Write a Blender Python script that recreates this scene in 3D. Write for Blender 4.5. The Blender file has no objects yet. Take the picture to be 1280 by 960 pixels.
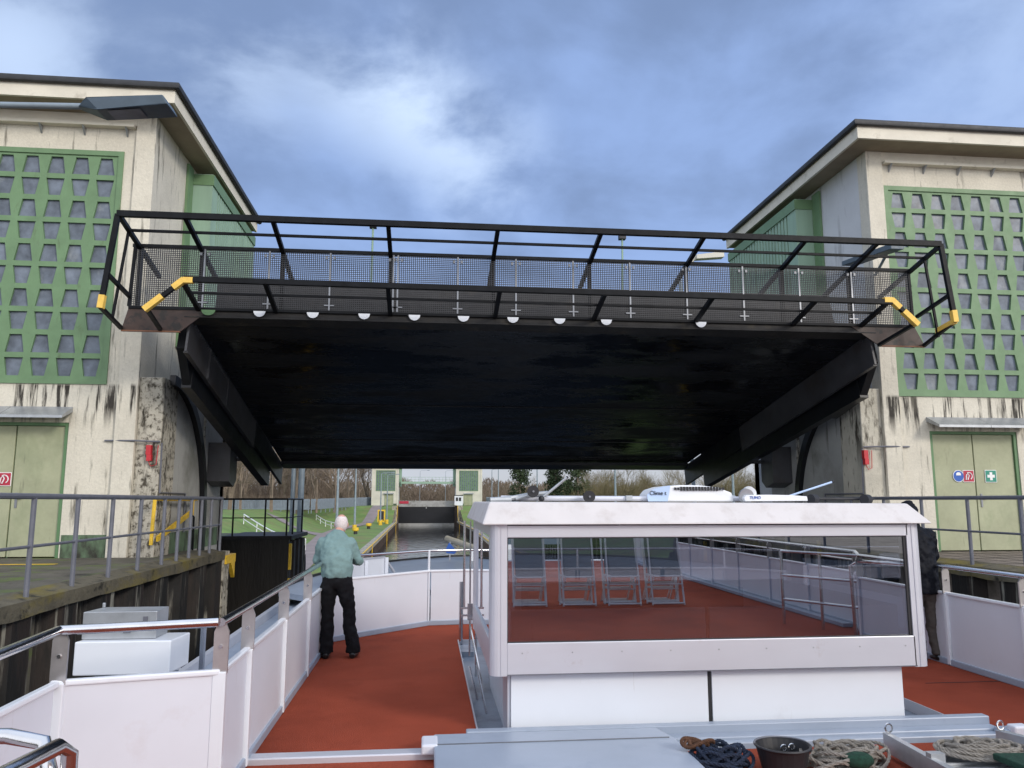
import bpy, bmesh, math, random
from mathutils import Vector, Matrix
random.seed(7)
R = math.radians
S = bpy.context.scene
C = S.collection
# ------------------------------------------------------------------ camera
EYE = 1.85
cam_d = bpy.data.cameras.new('camera'); cam = bpy.data.objects.new('camera', cam_d); C.objects.link(cam)
cam_d.sensor_width = 36; cam_d.lens = 36*980/1280; cam_d.clip_end = 3000; cam_d.clip_start = .05
cam.location = (0, 0, EYE); cam.rotation_euler = (R(90+8.474), 0, R(-6.05))
S.camera = cam
# ------------------------------------------------------------------ light
SUN_EL, SUN_AZ = R(24), R(140)      # azimuth measured from +Y clockwise: sun behind the viewer, to the right
W = bpy.data.worlds.new('World'); S.world = W; W.use_nodes = True
def build_world():
    nt = W.node_tree; N = nt.nodes; L = nt.links
    for n in list(N): N.remove(n)
    out = N.new('ShaderNodeOutputWorld'); bg = N.new('ShaderNodeBackground'); bg.inputs[1].default_value = .1
    L.new(bg.outputs[0], out.inputs[0])
    sky = N.new('ShaderNodeTexSky'); sky.sky_type = 'NISHITA'; sky.sun_disc = False
    sky.sun_elevation = SUN_EL; sky.sun_rotation = SUN_AZ
    tc = N.new('ShaderNodeTexCoord')
    sep = N.new('ShaderNodeSeparateXYZ'); L.new(tc.outputs['Generated'], sep.inputs[0])
    def M(op, a, b=None, c=None, clamp=False):
        n = N.new('ShaderNodeMath'); n.operation = op; n.use_clamp = clamp
        for i, v in enumerate((a, b, c)):
            if v is None: continue
            if isinstance(v, (int, float)): n.inputs[i].default_value = v
            else: L.new(v, n.inputs[i])
        return n.outputs[0]
    def mix(f, a, b, t='MIX'):
        n = N.new('ShaderNodeMix'); n.data_type = 'RGBA'; n.blend_type = t
        for s, v in ((n.inputs[0], f), (n.inputs[6], a), (n.inputs[7], b)):
            if isinstance(v, (int, float)): s.default_value = v
            elif isinstance(v, tuple): s.default_value = (*v, 1)
            else: L.new(v, s)
        return n.outputs[2]
    def ramp(v, a, b):
        n = N.new('ShaderNodeMapRange'); n.interpolation_type = 'SMOOTHSTEP'
        n.inputs[1].default_value = a; n.inputs[2].default_value = b; L.new(v, n.inputs[0]); return n.outputs[0]
    z = M('MAXIMUM', sep.outputs[2], 0.0)
    zz = M('ADD', z, .28)
    cx = M('DIVIDE', sep.outputs[0], zz); cy = M('DIVIDE', sep.outputs[1], zz)
    cmb = N.new('ShaderNodeCombineXYZ'); L.new(cx, cmb.inputs[0]); L.new(cy, cmb.inputs[1]); cmb.inputs[2].default_value = 3.1
    def noise(scale, det, rough, dist=0, off=0.):
        n = N.new('ShaderNodeTexNoise'); n.inputs['Scale'].default_value = scale; n.inputs['Detail'].default_value = det
        n.inputs['Roughness'].default_value = rough; n.inputs['Distortion'].default_value = dist
        mp = N.new('ShaderNodeMapping'); mp.inputs[1].default_value = (off, off*.7, off*.3)
        L.new(cmb.outputs[0], mp.inputs[0]); L.new(mp.outputs[0], n.inputs['Vector']); return n.outputs[0]
    big = noise(1.15, 5, .5, .3, 2.3); mid = noise(3.2, 7, .55, .2, 5.1)
    # bright opening in the cloud, an elongated patch above and left of the middle of the view
    def patch(d, r):
        v = Vector(d).normalized()
        n = N.new('ShaderNodeVectorMath'); n.operation = 'DISTANCE'; L.new(tc.outputs['Generated'], n.inputs[0]); n.inputs[1].default_value = v
        return M('SUBTRACT', 1.0, ramp(n.outputs[1], 0.0, r))
    PD = ((-.05, .872, .485), (.047, .908, .417), (-.209, .846, .491), (-.43, .79, .45), (.60, .66, .46))
    p1 = patch(PD[0], .13); p2 = patch(PD[1], .13); p3 = patch(PD[2], .15); p4 = patch(PD[3], .16); p5 = patch(PD[4], .30)
    pp = M('ADD', M('ADD', M('MULTIPLY', p1, 1.0), M('MULTIPLY', p2, .8)), M('ADD', M('MULTIPLY', p3, .5), M('ADD', M('MULTIPLY', p4, .75), M('MULTIPLY', p5, .3))))
    br = M('MULTIPLY', pp, ramp(mid, .38, .62), clamp=True)
    shade = ramp(M('ADD', M('MULTIPLY', big, .6), M('MULTIPLY', mid, .4)), .42, .60)
    cl = mix(shade, (2.05, 2.95, 5.1), (3.1, 4.5, 7.9))
    cl = mix(br, cl, (6.6, 8.1, 10.6))
    # pale strip close to the horizon
    hz = M('SUBTRACT', 1.0, ramp(z, .02, .22))
    cl = mix(M('MULTIPLY', hz, .75), cl, (6.2, 6.3, 6.6))
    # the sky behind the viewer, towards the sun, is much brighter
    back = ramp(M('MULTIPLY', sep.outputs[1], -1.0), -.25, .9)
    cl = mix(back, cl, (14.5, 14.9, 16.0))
    # overhead, above what the picture shows, the cloud is thin and pale
    zen = ramp(sep.outputs[2], .66, .95)
    cl = mix(zen, cl, (11.5, 12.6, 14.8))
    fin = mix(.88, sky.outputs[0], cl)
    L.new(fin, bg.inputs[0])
build_world()
sd = bpy.data.lights.new('sun', 'SUN'); sd.energy = 1.5; sd.angle = R(12); sd.color = (1, .92, .82)
so = bpy.data.objects.new('sun', sd); C.objects.link(so)
tosun = Vector((math.sin(SUN_AZ)*math.cos(SUN_EL), math.cos(SUN_AZ)*math.cos(SUN_EL), math.sin(SUN_EL)))
so.rotation_euler = tosun.to_track_quat('Z', 'Y').to_euler()
S.view_settings.view_transform = 'Standard'; S.view_settings.look = 'None'; S.view_settings.exposure = .18; S.view_settings.gamma = 1
# ------------------------------------------------------------------ materials
def mat(name, col, rough=.6, metal=0, nscale=3., namt=.12, bump=0., bscale=40., spec=.5, stretch=(1, 1, 1), dirt=None, dirt2=None, coat=0, fine=0., coord='Object'):
    """dirt = (colour, scale, low, high, stretch)"""
    m = bpy.data.materials.new(name); m.use_nodes = True
    nt = m.node_tree; N = nt.nodes; L = nt.links; b = N['Principled BSDF']
    b.inputs['Roughness'].default_value = rough; b.inputs['Metallic'].default_value = metal
    b.inputs['Specular IOR Level'].default_value = spec; b.inputs['Coat Weight'].default_value = coat
    tc = N.new('ShaderNodeTexCoord')
    def noise(sc, st=(1, 1, 1), det=5, r=.6, off=0):
        mp = N.new('ShaderNodeMapping'); mp.inputs[3].default_value = st; mp.inputs[1].default_value = (off, off, off)
        L.new(tc.outputs[coord], mp.inputs[0])
        n = N.new('ShaderNodeTexNoise'); n.inputs['Scale'].default_value = sc; n.inputs['Detail'].default_value = det; n.inputs['Roughness'].default_value = r
        L.new(mp.outputs[0], n.inputs['Vector']); return n.outputs[0]
    def mix(f, a, c):
        n = N.new('ShaderNodeMix'); n.data_type = 'RGBA'
        for s, v in ((n.inputs[0], f), (n.inputs[6], a), (n.inputs[7], c)):
            if isinstance(v, (int, float)): s.default_value = v
            elif isinstance(v, tuple): s.default_value = (*v, 1)
            else: L.new(v, s)
        return n.outputs[2]
    lo = tuple(max(0, c*(1-namt)) for c in col); hi = tuple(min(1, c*(1+namt)) for c in col)
    def mr(v, a, c):
        n = N.new('ShaderNodeMapRange'); n.inputs[1].default_value = a; n.inputs[2].default_value = c; L.new(v, n.inputs[0]); return n.outputs[0]
    o = mix(mr(noise(nscale, stretch), .3, .7), lo, hi)
    if fine:
        f = mr(noise(bscale, (1, 1, 1), 3, .7, 3), .3, .7)
        o = mix(f, mix(fine, o, tuple(c*.35 for c in col)), o)
    for k, d in enumerate((dirt, dirt2)):
        if d:
            dc, ds, dl, dh, dst = d[:5]
            f = mr(noise(ds, dst, 8, .65, 7+k*5), dl, dh)
            if len(d) > 5:      # zone of the stain: (z low, z high, soft) in object space
                sx = N.new('ShaderNodeSeparateXYZ'); L.new(tc.outputs[coord], sx.inputs[0])
                z0, z1, sf = d[5]
                a = mr(sx.outputs[2], z0-sf, z0); b2 = mr(sx.outputs[2], z1+sf*.15, z1)
                q = N.new('ShaderNodeMath'); q.operation = 'MULTIPLY'; L.new(a, q.inputs[0]); L.new(b2, q.inputs[1])
                q2 = N.new('ShaderNodeMath'); q2.operation = 'MULTIPLY'; L.new(q.outputs[0], q2.inputs[0]); L.new(f, q2.inputs[1]); f = q2.outputs[0]
            o = mix(f, o, dc)
    L.new(o, b.inputs['Base Color'])
    if rough > .15:
        L.new(mr(noise(nscale*2.3, stretch, 4, .6, 11), -.8, 1.8) if False else noise_rough(N, L, tc, coord, nscale, rough), b.inputs['Roughness'])
    if bump:
        bp = N.new('ShaderNodeBump'); bp.inputs['Strength'].default_value = bump; bp.inputs['Distance'].default_value = .02
        L.new(noise(bscale, stretch, 4, .6, 1), bp.inputs['Height']); L.new(bp.outputs[0], b.inputs['Normal'])
    return m
def noise_rough(N, L, tc, coord, ns, rough):
    n = N.new('ShaderNodeTexNoise'); n.inputs['Scale'].default_value = ns*2.7; n.inputs['Detail'].default_value = 4
    L.new(tc.outputs[coord], n.inputs['Vector'])
    r = N.new('ShaderNodeMapRange'); r.inputs[3].default_value = rough*.8; r.inputs[4].default_value = min(1, rough*1.2)
    L.new(n.outputs[0], r.inputs[0]); return r.outputs[0]
cream = (.66, .62, .52)
M_ = dict(
 cream=mat('cream_render', cream, .85, nscale=1.2, namt=.10, bump=.35, bscale=22, fine=.22, dirt=((.035, .03, .024), 1.3, .50, .585, (6, 6, .45), (3.62, 4.02, .45)), dirt2=((.12, .11, .085), 1.4, .575, .70, (4.5, 4.5, .45))),
 creamtop=mat('cream_fascia', (.68, .64, .54), .85, nscale=2, namt=.08, bump=.15, bscale=30, dirt=((.25, .22, .16), 2, .58, .8, (1, 1, 1))),
 shade=mat('shaded_side_render', (.60, .61, .62), .8, nscale=1, namt=.07, bump=.2, bscale=25, dirt=((.2, .2, .19), 1.0, .56, .75, (2, 2, .3))),  # cream render again, with its bluish shade put into the colour
 concrete=mat('weathered_concrete', (.44, .41, .34), .9, nscale=2, namt=.2, bump=.5, bscale=22, dirt=((.035, .03, .022), 2.6, .52, .62, (2.5, 2.5, .6)), dirt2=((.06, .05, .035), 9, .5, .62, (1, 1, 1))),
 greywall=mat('grey_concrete_and_shaded_wall', (.36, .36, .345), .85, nscale=1, namt=.12, bump=.3, bscale=18, dirt=((.10, .095, .08), 1.2, .60, .74, (4, 4, .5)), dirt2=((.2, .2, .18), .7, .5, .7, (1, 1, 1))),
 soffit=mat('soffit', (.30, .25, .18), .9, nscale=3),
 roof=mat('dark_roofing', (.028, .03, .035), .6, nscale=4, namt=.3),
 green=mat('green_lattice_paint', (.135, .235, .118), .55, nscale=2.5, namt=.12, bump=.1, bscale=60, dirt=((.08, .12, .05), 3, .6, .8, (2, 2, .6))),
 green_d=mat('green_trim_paint', (.10, .20, .09), .5, nscale=2),
 cladding=mat('green_cladding', (.27, .40, .30), .7, nscale=1.2, namt=.1, stretch=(3, 3, .4)),
 door=mat('pale_green_door', (.37, .385, .25), .6, nscale=1.6, namt=.12, fine=.12, bscale=14, dirt2=((.16, .17, .11), 1.8, .62, .76, (4, 4, .5)), dirt=((.22, .26, .15), 1.4, .52, .8, (1, 1, .6))),
 pane=mat('dusty_window_glass', (.14, .165, .205), .35, nscale=2.8, namt=.45, dirt=((.28, .30, .31), 1.6, .58, .74, (1, 1, .8)), spec=.2),
 galv=mat('galvanised_sheet', (.40, .42, .44), .42, .6, nscale=5, namt=.15),
 steelgrey=mat('grey_painted_rail', (.13, .135, .16), .45, nscale=6, namt=.15, bump=.05, bscale=80),
 black=mat('black_gate_paint', (.006, .0065, .009), .42, nscale=1.2, namt=.4, bump=.45, bscale=3.0, stretch=(.25, 1, 1), dirt=((.02, .016, .01), 2.0, .62, .72, (1, 1, 1)), spec=.4),
 blackrail=mat('black_rail_paint', (.007, .008, .010), .5, nscale=5, namt=.4, dirt=((.25, .25, .24), 26, .70, .74, (1, 1, 1)), spec=.15),
 girder=mat('dark_girder', (.045, .045, .05), .42, nscale=1.2, namt=.3, dirt=((.028, .018, .012), 1.2, .5, .75, (1, 1, 1))),
 rustbeam=mat('dirty_beam', (.010, .009, .009), .7, nscale=2, namt=.4, dirt=((.035, .028, .018), 2.4, .54, .70, (1, 1, 1)), bump=.4),
 rustplate=mat('brown_plate', (.045, .026, .020), .55, nscale=3, namt=.35, dirt=((.015, .012, .01), 5, .52, .62, (1, 1, 1))),
 galvbar=mat('mesh_clip', (.24, .25, .27), .4, .7, nscale=6),
 grate=mat('grating_steel', (.045, .046, .05), .5, .3, nscale=6),
 yellow=mat('yellow_paint', (.72, .46, .03), .5, nscale=8, namt=.2, dirt=((.2, .15, .05), 14, .6, .7, (1, 1, 1))),
 tape=mat('yellow_tape', (.80, .52, .10), .6, nscale=12, namt=.1),
 pile=mat('sheet_pile', (.018, .012, .009), .75, nscale=1.0, namt=.5, bump=.7, bscale=10, stretch=(2, 2, .35), dirt=((.26, .25, .21), 1.6, .55, .62, (3.5, 3.5, .16)), dirt2=((.006, .005, .004), 1.5, .46, .56, (1.8, 1.8, .4))),
 pilefar=mat('sheet_pile_far', (.055, .036, .026), .85, nscale=.8, namt=.4, stretch=(1, 1, .2), dirt=((.02, .016, .012), 1.0, .5, .7, (1, 1, .3))),
 darkwall=mat('wet_dark_wall', (.012, .010, .008), .6, nscale=1.0, namt=.5, bump=.5, bscale=8, stretch=(2, 2, .3), dirt=((.04, .035, .03), 1.4, .6, .75, (3, 3, .2))),
 coping=mat('mossy_coping', (.105, .092, .062), .9, nscale=2, namt=.35, bump=.8, bscale=16, dirt=((.17, .135, .02), 1.7, .50, .66, (1, .4, 1)), dirt2=((.02, .018, .012), 5, .54, .66, (1, 1, 1))),
 platform=mat('mossy_ground', (.10, .09, .07), .9, nscale=1.5, namt=.35, bump=.8, bscale=14, dirt=((.10, .14, .03), 1.6, .50, .62, (1, 1, 1)), dirt2=((.03, .026, .02), 1.1, .54, .66, (1, 1, 1))),
 grass=mat('grass', (.13, .215, .045), .95, nscale=.25, namt=.3, bump=.8, bscale=6, dirt=((.17, .17, .055), .35, .46, .66, (1, 1, 1)), dirt2=((.19, .16, .08), 1.2, .6, .75, (1, 1, 1))),
 path=mat('pinkish_path', (.24, .20, .19), .9, nscale=.5, namt=.15, bump=.2, bscale=12),
 earth=mat('earth', (.09, .075, .045), .95, nscale=.2, namt=.3),
 fence=mat('blue_grey_fence', (.21, .25, .30), .6, nscale=2),
 pole=mat('galvanised_pole', (.22, .27, .31), .5, .2, nscale=3, namt=.15),
 bark=mat('bare_twigs', (.19, .148, .112), .95, nscale=.6, namt=.35),
 bark2=mat('olive_brush', (.17, .14, .075), .95, nscale=.5, namt=.35),
 leaf=mat('evergreen_leaves', (.035, .055, .022), .9, nscale=1.2, namt=.4),
 carpet=mat('red_deck_carpet', (.43, .090, .048), .97, nscale=1.1, namt=.16, bump=.9, bscale=130, spec=.1, fine=.6, dirt=((.24, .05, .028), .8, .50, .70, (1, 1, 1)), dirt2=((.44, .14, .09), 26, .66, .74, (1, 1, 1))),
 white=mat('white_panel', (.64, .66, .72), .42, nscale=1.2, namt=.035, dirt=((.55, .52, .54), 1.8, .60, .85, (1, 1, 1)), dirt2=((.38, .34, .31), 2.2, .66, .80, (7, 7, .6))),
 whitegloss=mat('white_gloss_paint', (.73, .76, .81), .25, nscale=1.0, namt=.03, coat=.3, dirt=((.6, .6, .64), 2.2, .64, .9, (1, 1, .6)), dirt2=((.45, .43, .40), 2.6, .68, .80, (8, 8, .5))),
 roofwhite=mat('cabin_roof_white', (.60, .575, .57), .6, nscale=4, namt=.04, dirt=((.45, .41, .39), 5, .50, .80, (1, 1, 1))),
 alu=mat('brushed_aluminium', (.58, .59, .64), .38, .35, nscale=2, namt=.05, stretch=(.2, 1, 1), dirt=((.5, .48, .5), 6, .65, .8, (1, 1, 1))),
 bluegrey=mat('blue_grey_deck_paint', (.31, .36, .44), .35, nscale=1.3, namt=.07, dirt=((.24, .29, .37), 2.0, .56, .75, (1, 1, 1)), bump=.05, bscale=60),
 wellgrey=mat('grey_well', (.20, .24, .30), .35, nscale=2, namt=.2, dirt=((.07, .08, .1), 2.5, .5, .7, (1, 1, 1))),
 stainless=mat('stainless_steel', (.62, .62, .63), .20, 1, nscale=5, namt=.1, bump=.03, bscale=40),
 steelplate=mat('steel_post', (.50, .47, .46), .34, .85, nscale=6, namt=.12),
 dark=mat('dark_rubber', (.015, .015, .018), .55, nscale=6, namt=.3),
 red=mat('red_plastic', (.50, .02, .03), .4, nscale=6),
 plastic=mat('off_white_plastic', (.76, .78, .80), .4, nscale=5, namt=.04),
 blueplastic=mat('pale_blue_plastic', (.45, .58, .80), .4, nscale=5, namt=.04),
 blue=mat('blue_paint', (.02, .10, .42), .5),
 signwhite=mat('sign_white', (.8, .8, .8), .5), signred=mat('sign_red', (.42, .02, .05), .5), signgreen=mat('sign_green', (.02, .24, .17), .5),
 ropegrey=mat('grey_rope', (.36, .33, .29), .95, nscale=30, namt=.2, bump=1.0, bscale=160),
 ropeblue=mat('navy_rope', (.02, .035, .075), .9, nscale=30, namt=.3, bump=1.0, bscale=160),
 ropebrown=mat('brown_rope', (.14, .065, .035), .9, nscale=30, namt=.3, bump=1.0, bscale=160),
 net=mat('green_mat', (.01, .06, .035), .95, nscale=40, namt=.4, bump=1.0, bscale=200),
 skin=mat('skin', (.55, .30, .23), .55, nscale=12, namt=.08),
 hair=mat('white_hair', (.72, .64, .62), .9, nscale=50, namt=.12, bump=.5, bscale=150),
 sweater=mat('teal_sweater', (.175, .265, .26), .95, nscale=4, namt=.1, bump=.6, bscale=9, spec=.15),
 trousers=mat('black_trousers', (.008, .008, .010), .9, nscale=5, namt=.3, bump=.6, bscale=9, spec=.2),
 jacket=mat('dark_padded_jacket', (.006, .007, .011), .6, nscale=4, namt=.3, bump=.5, bscale=7, spec=.12),
 greytr=mat('grey_brown_trousers', (.075, .066, .06), .9, nscale=5, namt=.2, bump=.6, bscale=9),
 shoe=mat('black_shoes', (.012, .011, .011), .45),
 fabric=mat('grey_chair_fabric', (.15, .17, .18), .9, nscale=30, namt=.1),
 cushion=mat('wood_slat', (.20, .09, .05), .7),
 paving=mat('grey_paving', (.20, .165, .135), .9, nscale=2, namt=.25, bump=.6, bscale=20, dirt=((.09, .075, .055), 2, .5, .7, (1, 1, 1))),
 farcream=mat('far_cream', (.60, .58, .50), .85, nscale=.6, namt=.1),
)
def water_mat():
    m = mat('dark_canal_water', (.008, .010, .010), .12, nscale=.3, namt=.2)
    nt = m.node_tree; N = nt.nodes; L = nt.links; b = N['Principled BSDF']
    b.inputs['Roughness'].default_value = .06; b.inputs['IOR'].default_value = 1.33
    for l in list(b.inputs['Roughness'].links): L.remove(l)
    tc = N.new('ShaderNodeTexCoord'); mp = N.new('ShaderNodeMapping'); mp.inputs[3].default_value = (.8, .35, 1)
    n = N.new('ShaderNodeTexNoise'); n.inputs['Scale'].default_value = 1.5; n.inputs['Detail'].default_value = 5; n.inputs['Distortion'].default_value = .6
    bp = N.new('ShaderNodeBump'); bp.inputs['Strength'].default_value = .7; bp.inputs['Distance'].default_value = .06
    L.new(tc.outputs['Object'], mp.inputs[0]); L.new(mp.outputs[0], n.inputs['Vector']); L.new(n.outputs[0], bp.inputs['Height']); L.new(bp.outputs[0], b.inputs['Normal'])
    return m
M_['water'] = water_mat()
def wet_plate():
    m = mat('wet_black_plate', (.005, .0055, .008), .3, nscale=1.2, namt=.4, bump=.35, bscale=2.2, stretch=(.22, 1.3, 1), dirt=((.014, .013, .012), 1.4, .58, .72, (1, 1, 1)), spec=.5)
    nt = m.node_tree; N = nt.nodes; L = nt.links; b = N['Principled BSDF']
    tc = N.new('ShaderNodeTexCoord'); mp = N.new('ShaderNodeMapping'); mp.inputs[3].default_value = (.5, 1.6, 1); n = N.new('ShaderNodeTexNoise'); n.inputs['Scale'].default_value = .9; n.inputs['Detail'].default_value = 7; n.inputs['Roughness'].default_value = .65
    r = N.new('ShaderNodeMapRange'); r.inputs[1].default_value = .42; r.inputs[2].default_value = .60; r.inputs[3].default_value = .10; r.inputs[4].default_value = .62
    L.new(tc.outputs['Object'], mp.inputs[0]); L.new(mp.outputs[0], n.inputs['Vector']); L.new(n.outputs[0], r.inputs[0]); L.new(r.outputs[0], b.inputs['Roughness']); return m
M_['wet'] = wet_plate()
M_['pier_pale'] = mat('pale_stained_concrete', (.50, .47, .39), .9, nscale=2, namt=.15, bump=.5, bscale=22, dirt=((.05, .042, .03), 2.0, .46, .58, (2.5, 2.5, .6), (3.2, 4.4, .8)), dirt2=((.10, .085, .06), 5, .58, .70, (2, 2, .6)))
M_['chairwhite'] = mat('chair_tube', (.72, .74, .75), .4, nscale=6)
M_['plinth'] = mat('stained_green_plinth', (.11, .17, .10), .85, nscale=2, namt=.2, dirt=((.03, .03, .022), 2.2, .42, .62, (2, 2, 1)))
def glass_mat(name, refl, tint):
    m = bpy.data.materials.new(name); m.use_nodes = True; nt = m.node_tree; N = nt.nodes; L = nt.links
    for n in list(N): N.remove(n)
    o = N.new('ShaderNodeOutputMaterial'); mx = N.new('ShaderNodeMixShader'); g = N.new('ShaderNodeBsdfGlossy'); t = N.new('ShaderNodeBsdfTransparent')
    g.inputs['Roughness'].default_value = .0; g.inputs['Color'].default_value = (.86, .90, .95, 1); t.inputs['Color'].default_value = (*tint, 1)
    fr = N.new('ShaderNodeFresnel'); fr.inputs[0].default_value = 1.5
    a = N.new('ShaderNodeMath'); a.operation = 'ADD'; a.use_clamp = True; a.inputs[1].default_value = refl; L.new(fr.outputs[0], a.inputs[0])
    L.new(a.outputs[0], mx.inputs[0]); L.new(t.outputs[0], mx.inputs[1]); L.new(g.outputs[0], mx.inputs[2]); L.new(mx.outputs[0], o.inputs[0])
    return m
M_['glass'] = glass_mat('tinted_window', .38, (.27, .27, .30))
M_['clearglass'] = glass_mat('clear_window', .05, (.75, .78, .8))
# ------------------------------------------------------------------ mesh tools
class MB:
    def __init__(s): s.v = []; s.f = []
    def quad(s, *p):
        i = len(s.v); s.v += [tuple(q) for q in p]; s.f.append(tuple(range(i, i+len(p)))); return s
    def box(s, x0, x1, y0, y1, z0, z1):
        if x0 > x1: x0, x1 = x1, x0
        if y0 > y1: y0, y1 = y1, y0
        if z0 > z1: z0, z1 = z1, z0
        i = len(s.v)
        s.v += [(x0, y0, z0), (x1, y0, z0), (x1, y1, z0), (x0, y1, z0), (x0, y0, z1), (x1, y0, z1), (x1, y1, z1), (x0, y1, z1)]
        s.f += [tuple(i+k for k in q) for q in ((0, 3, 2, 1), (4, 5, 6, 7), (0, 1, 5, 4), (1, 2, 6, 5), (2, 3, 7, 6), (3, 0, 4, 7))]
        return s
    def bar(s, a, b, w, h=None, up=(0, 0, 1)):
        """rectangular bar from a to b; w across, h along up"""
        h = h or w; a = Vector(a); b = Vector(b); d = (b-a).normalized(); u = Vector(up)
        if abs(d.dot(u)) > .98: u = Vector((0, 1, 0))
        x = d.cross(u).normalized(); y = x.cross(d)
        i = len(s.v)
        for p in (a, b):
            for sx, sy in ((-1, -1), (1, -1), (1, 1), (-1, 1)): s.v.append(tuple(p+x*sx*w/2+y*sy*h/2))
        s.f += [tuple(i+k for k in q) for q in ((0, 1, 2, 3), (7, 6, 5, 4), (0, 4, 5, 1), (1, 5, 6, 2), (2, 6, 7, 3), (3, 7, 4, 0))]
        return s
    def tube(s, pts, r, n=10, caps=True, rs=None):
        pts = [Vector(p) for p in pts]; m = len(pts); i0 = len(s.v)
        up = Vector((0, 0, 1)); px = None
        for k, p in enumerate(pts):
            d = (pts[min(k+1, m-1)]-pts[max(k-1, 0)])
            d = d.normalized() if d.length > 1e-9 else Vector((0, 0, 1))
            if px is None:
                u = up if abs(d.dot(up)) < .95 else Vector((0, 1, 0)); px = d.cross(u).normalized()
            else:
                px = (px-d*px.dot(d)).normalized()
            py = d.cross(px); rr = rs[k] if rs else r
            ra, rb = rr if isinstance(rr, tuple) else (rr, rr)
            for j in range(n):
                a = 2*math.pi*j/n; s.v.append(tuple(p+px*math.cos(a)*ra+py*math.sin(a)*rb))
        for k in range(m-1):
            for j in range(n):
                a = i0+k*n+j; b = i0+k*n+(j+1) % n; s.f.append((a, b, b+n, a+n))
        if caps:
            s.f.append(tuple(i0+j for j in reversed(range(n)))); s.f.append(tuple(i0+(m-1)*n+j for j in range(n)))
        return s
    def prism(s, poly, axis, a, b):
        """extrude a 2D polygon along an axis; the two coordinates are the remaining axes in order"""
        def P(q, t):
            return {'x': (t, q[0], q[1]), 'y': (q[0], t, q[1]), 'z': (q[0], q[1], t)}[axis]
        i = len(s.v); n = len(poly)
        s.v += [P(q, a) for q in poly] + [P(q, b) for q in poly]
        s.f.append(tuple(i+k for k in range(n))); s.f.append(tuple(i+n+k for k in reversed(range(n))))
        for k in range(n): s.f.append((i+k, i+(k+1) % n, i+n+(k+1) % n, i+n+k))
        return s
    def disc(s, c, r, axis, t, n=20, r2=None):
        c = Vector(c); ax = Vector(axis).normalized()
        return s.tube([c-ax*t/2, c+ax*t/2], r, n, rs=[r, r2 or r])
    def ball(s, c, r, n=12, m=8, sc=(1, 1, 1)):
        i0 = len(s.v)
        for a in range(m+1):
            t = math.pi*a/m
            for b in range(n):
                p = 2*math.pi*b/n
                s.v.append((c[0]+r*sc[0]*math.sin(t)*math.cos(p), c[1]+r*sc[1]*math.sin(t)*math.sin(p), c[2]+r*sc[2]*math.cos(t)))
        for a in range(m):
            for b in range(n):
                s.f.append((i0+a*n+b, i0+(a+1)*n+b, i0+(a+1)*n+(b+1) % n, i0+a*n+(b+1) % n))
        return s
    def build(s, name, m, parent=None, smooth=False, bevel=0, kind=None, fix=True, origin=None):
        me = bpy.data.meshes.new(name)
        v = s.v if origin is None else [(a-origin[0], b-origin[1], c-origin[2]) for a, b, c in s.v]
        me.from_pydata(v, [], s.f); me.validate(); me.update()
        if fix:
            bm = bmesh.new(); bm.from_mesh(me); bmesh.ops.recalc_face_normals(bm, faces=bm.faces); bm.to_mesh(me); bm.free()
        me.materials.append(M_[m] if isinstance(m, str) else m)
        o = bpy.data.objects.new(name, me); C.objects.link(o)
        if parent: o.parent = parent; 
        if parent is not None and origin is None:
            o.matrix_parent_inverse = Matrix.Translation(-wloc(parent))
        if origin is not None: o.location = origin
        if smooth:
            for p in me.polygons: p.use_smooth = True
            me.set_sharp_from_angle(angle=R(40))
        if bevel:
            md = o.modifiers.new('bevel', 'BEVEL'); md.width = bevel; md.segments = 2; md.limit_method = 'ANGLE'
        if kind: o['kind'] = kind
        return o
def islands(s):
    par = list(range(len(s.v)))
    def fd(a):
        while par[a] != a: par[a] = par[par[a]]; a = par[a]
        return a
    for f in s.f:
        r = fd(f[0])
        for k in f[1:]: par[fd(k)] = r
    g = {}
    for f in s.f: g.setdefault(fd(f[0]), []).append(f)
    out = []
    for fs in g.values():
        ids = sorted({k for f in fs for k in f}); mp = {k: i for i, k in enumerate(ids)}
        q = MB(); q.v = [s.v[k] for k in ids]; q.f = [tuple(mp[k] for k in f) for f in fs]; out.append(q)
    return out
def each(s, name, m, parent, **kw):
    return [q.build(name, m, parent, **kw) for q in islands(s)]
def wloc(o):
    p = Vector((0, 0, 0))
    while o: p = p+o.location; o = o.parent if False else None
    return p
def tag(o, label, cat, group=None):
    o['label'] = label; o['category'] = cat
    if group: o['group'] = group
    return o
def thing(name, label, cat, loc, group=None):
    o = bpy.data.objects.new(name, None); C.objects.link(o); o.location = loc; o.empty_display_size = .3
    return tag(o, label, cat, group)
def B(*a): return MB().box(*a)
def copy_tree(o, loc=None, parent=None, rz=None, flip=False):
    c = o.copy(); C.objects.link(c)
    if parent: c.parent = parent
    if loc is not None: c.location = loc
    if rz is not None: c.rotation_euler[2] = rz
    for ch in list(o.children):
        copy_tree(ch, None, c)
    return c
def text(name, body, size, m, loc, rot, parent, depth=.002):
    cu = bpy.data.curves.new(name, 'FONT'); cu.body = body; cu.size = size; cu.extrude = depth; cu.align_x = 'CENTER'; cu.align_y = 'CENTER'
    t = bpy.data.objects.new(name, cu); C.objects.link(t)
    dg = bpy.context.evaluated_depsgraph_get(); me = bpy.data.meshes.new_from_object(t.evaluated_get(dg)); bpy.data.objects.remove(t)
    me.materials.clear(); me.materials.append(M_[m])
    o = bpy.data.objects.new(name, me); C.objects.link(o); o.rotation_euler = rot; o.location = loc
    if parent: o.parent = parent; o.matrix_parent_inverse = Matrix.Translation(-wloc(parent))
    return o
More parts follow.
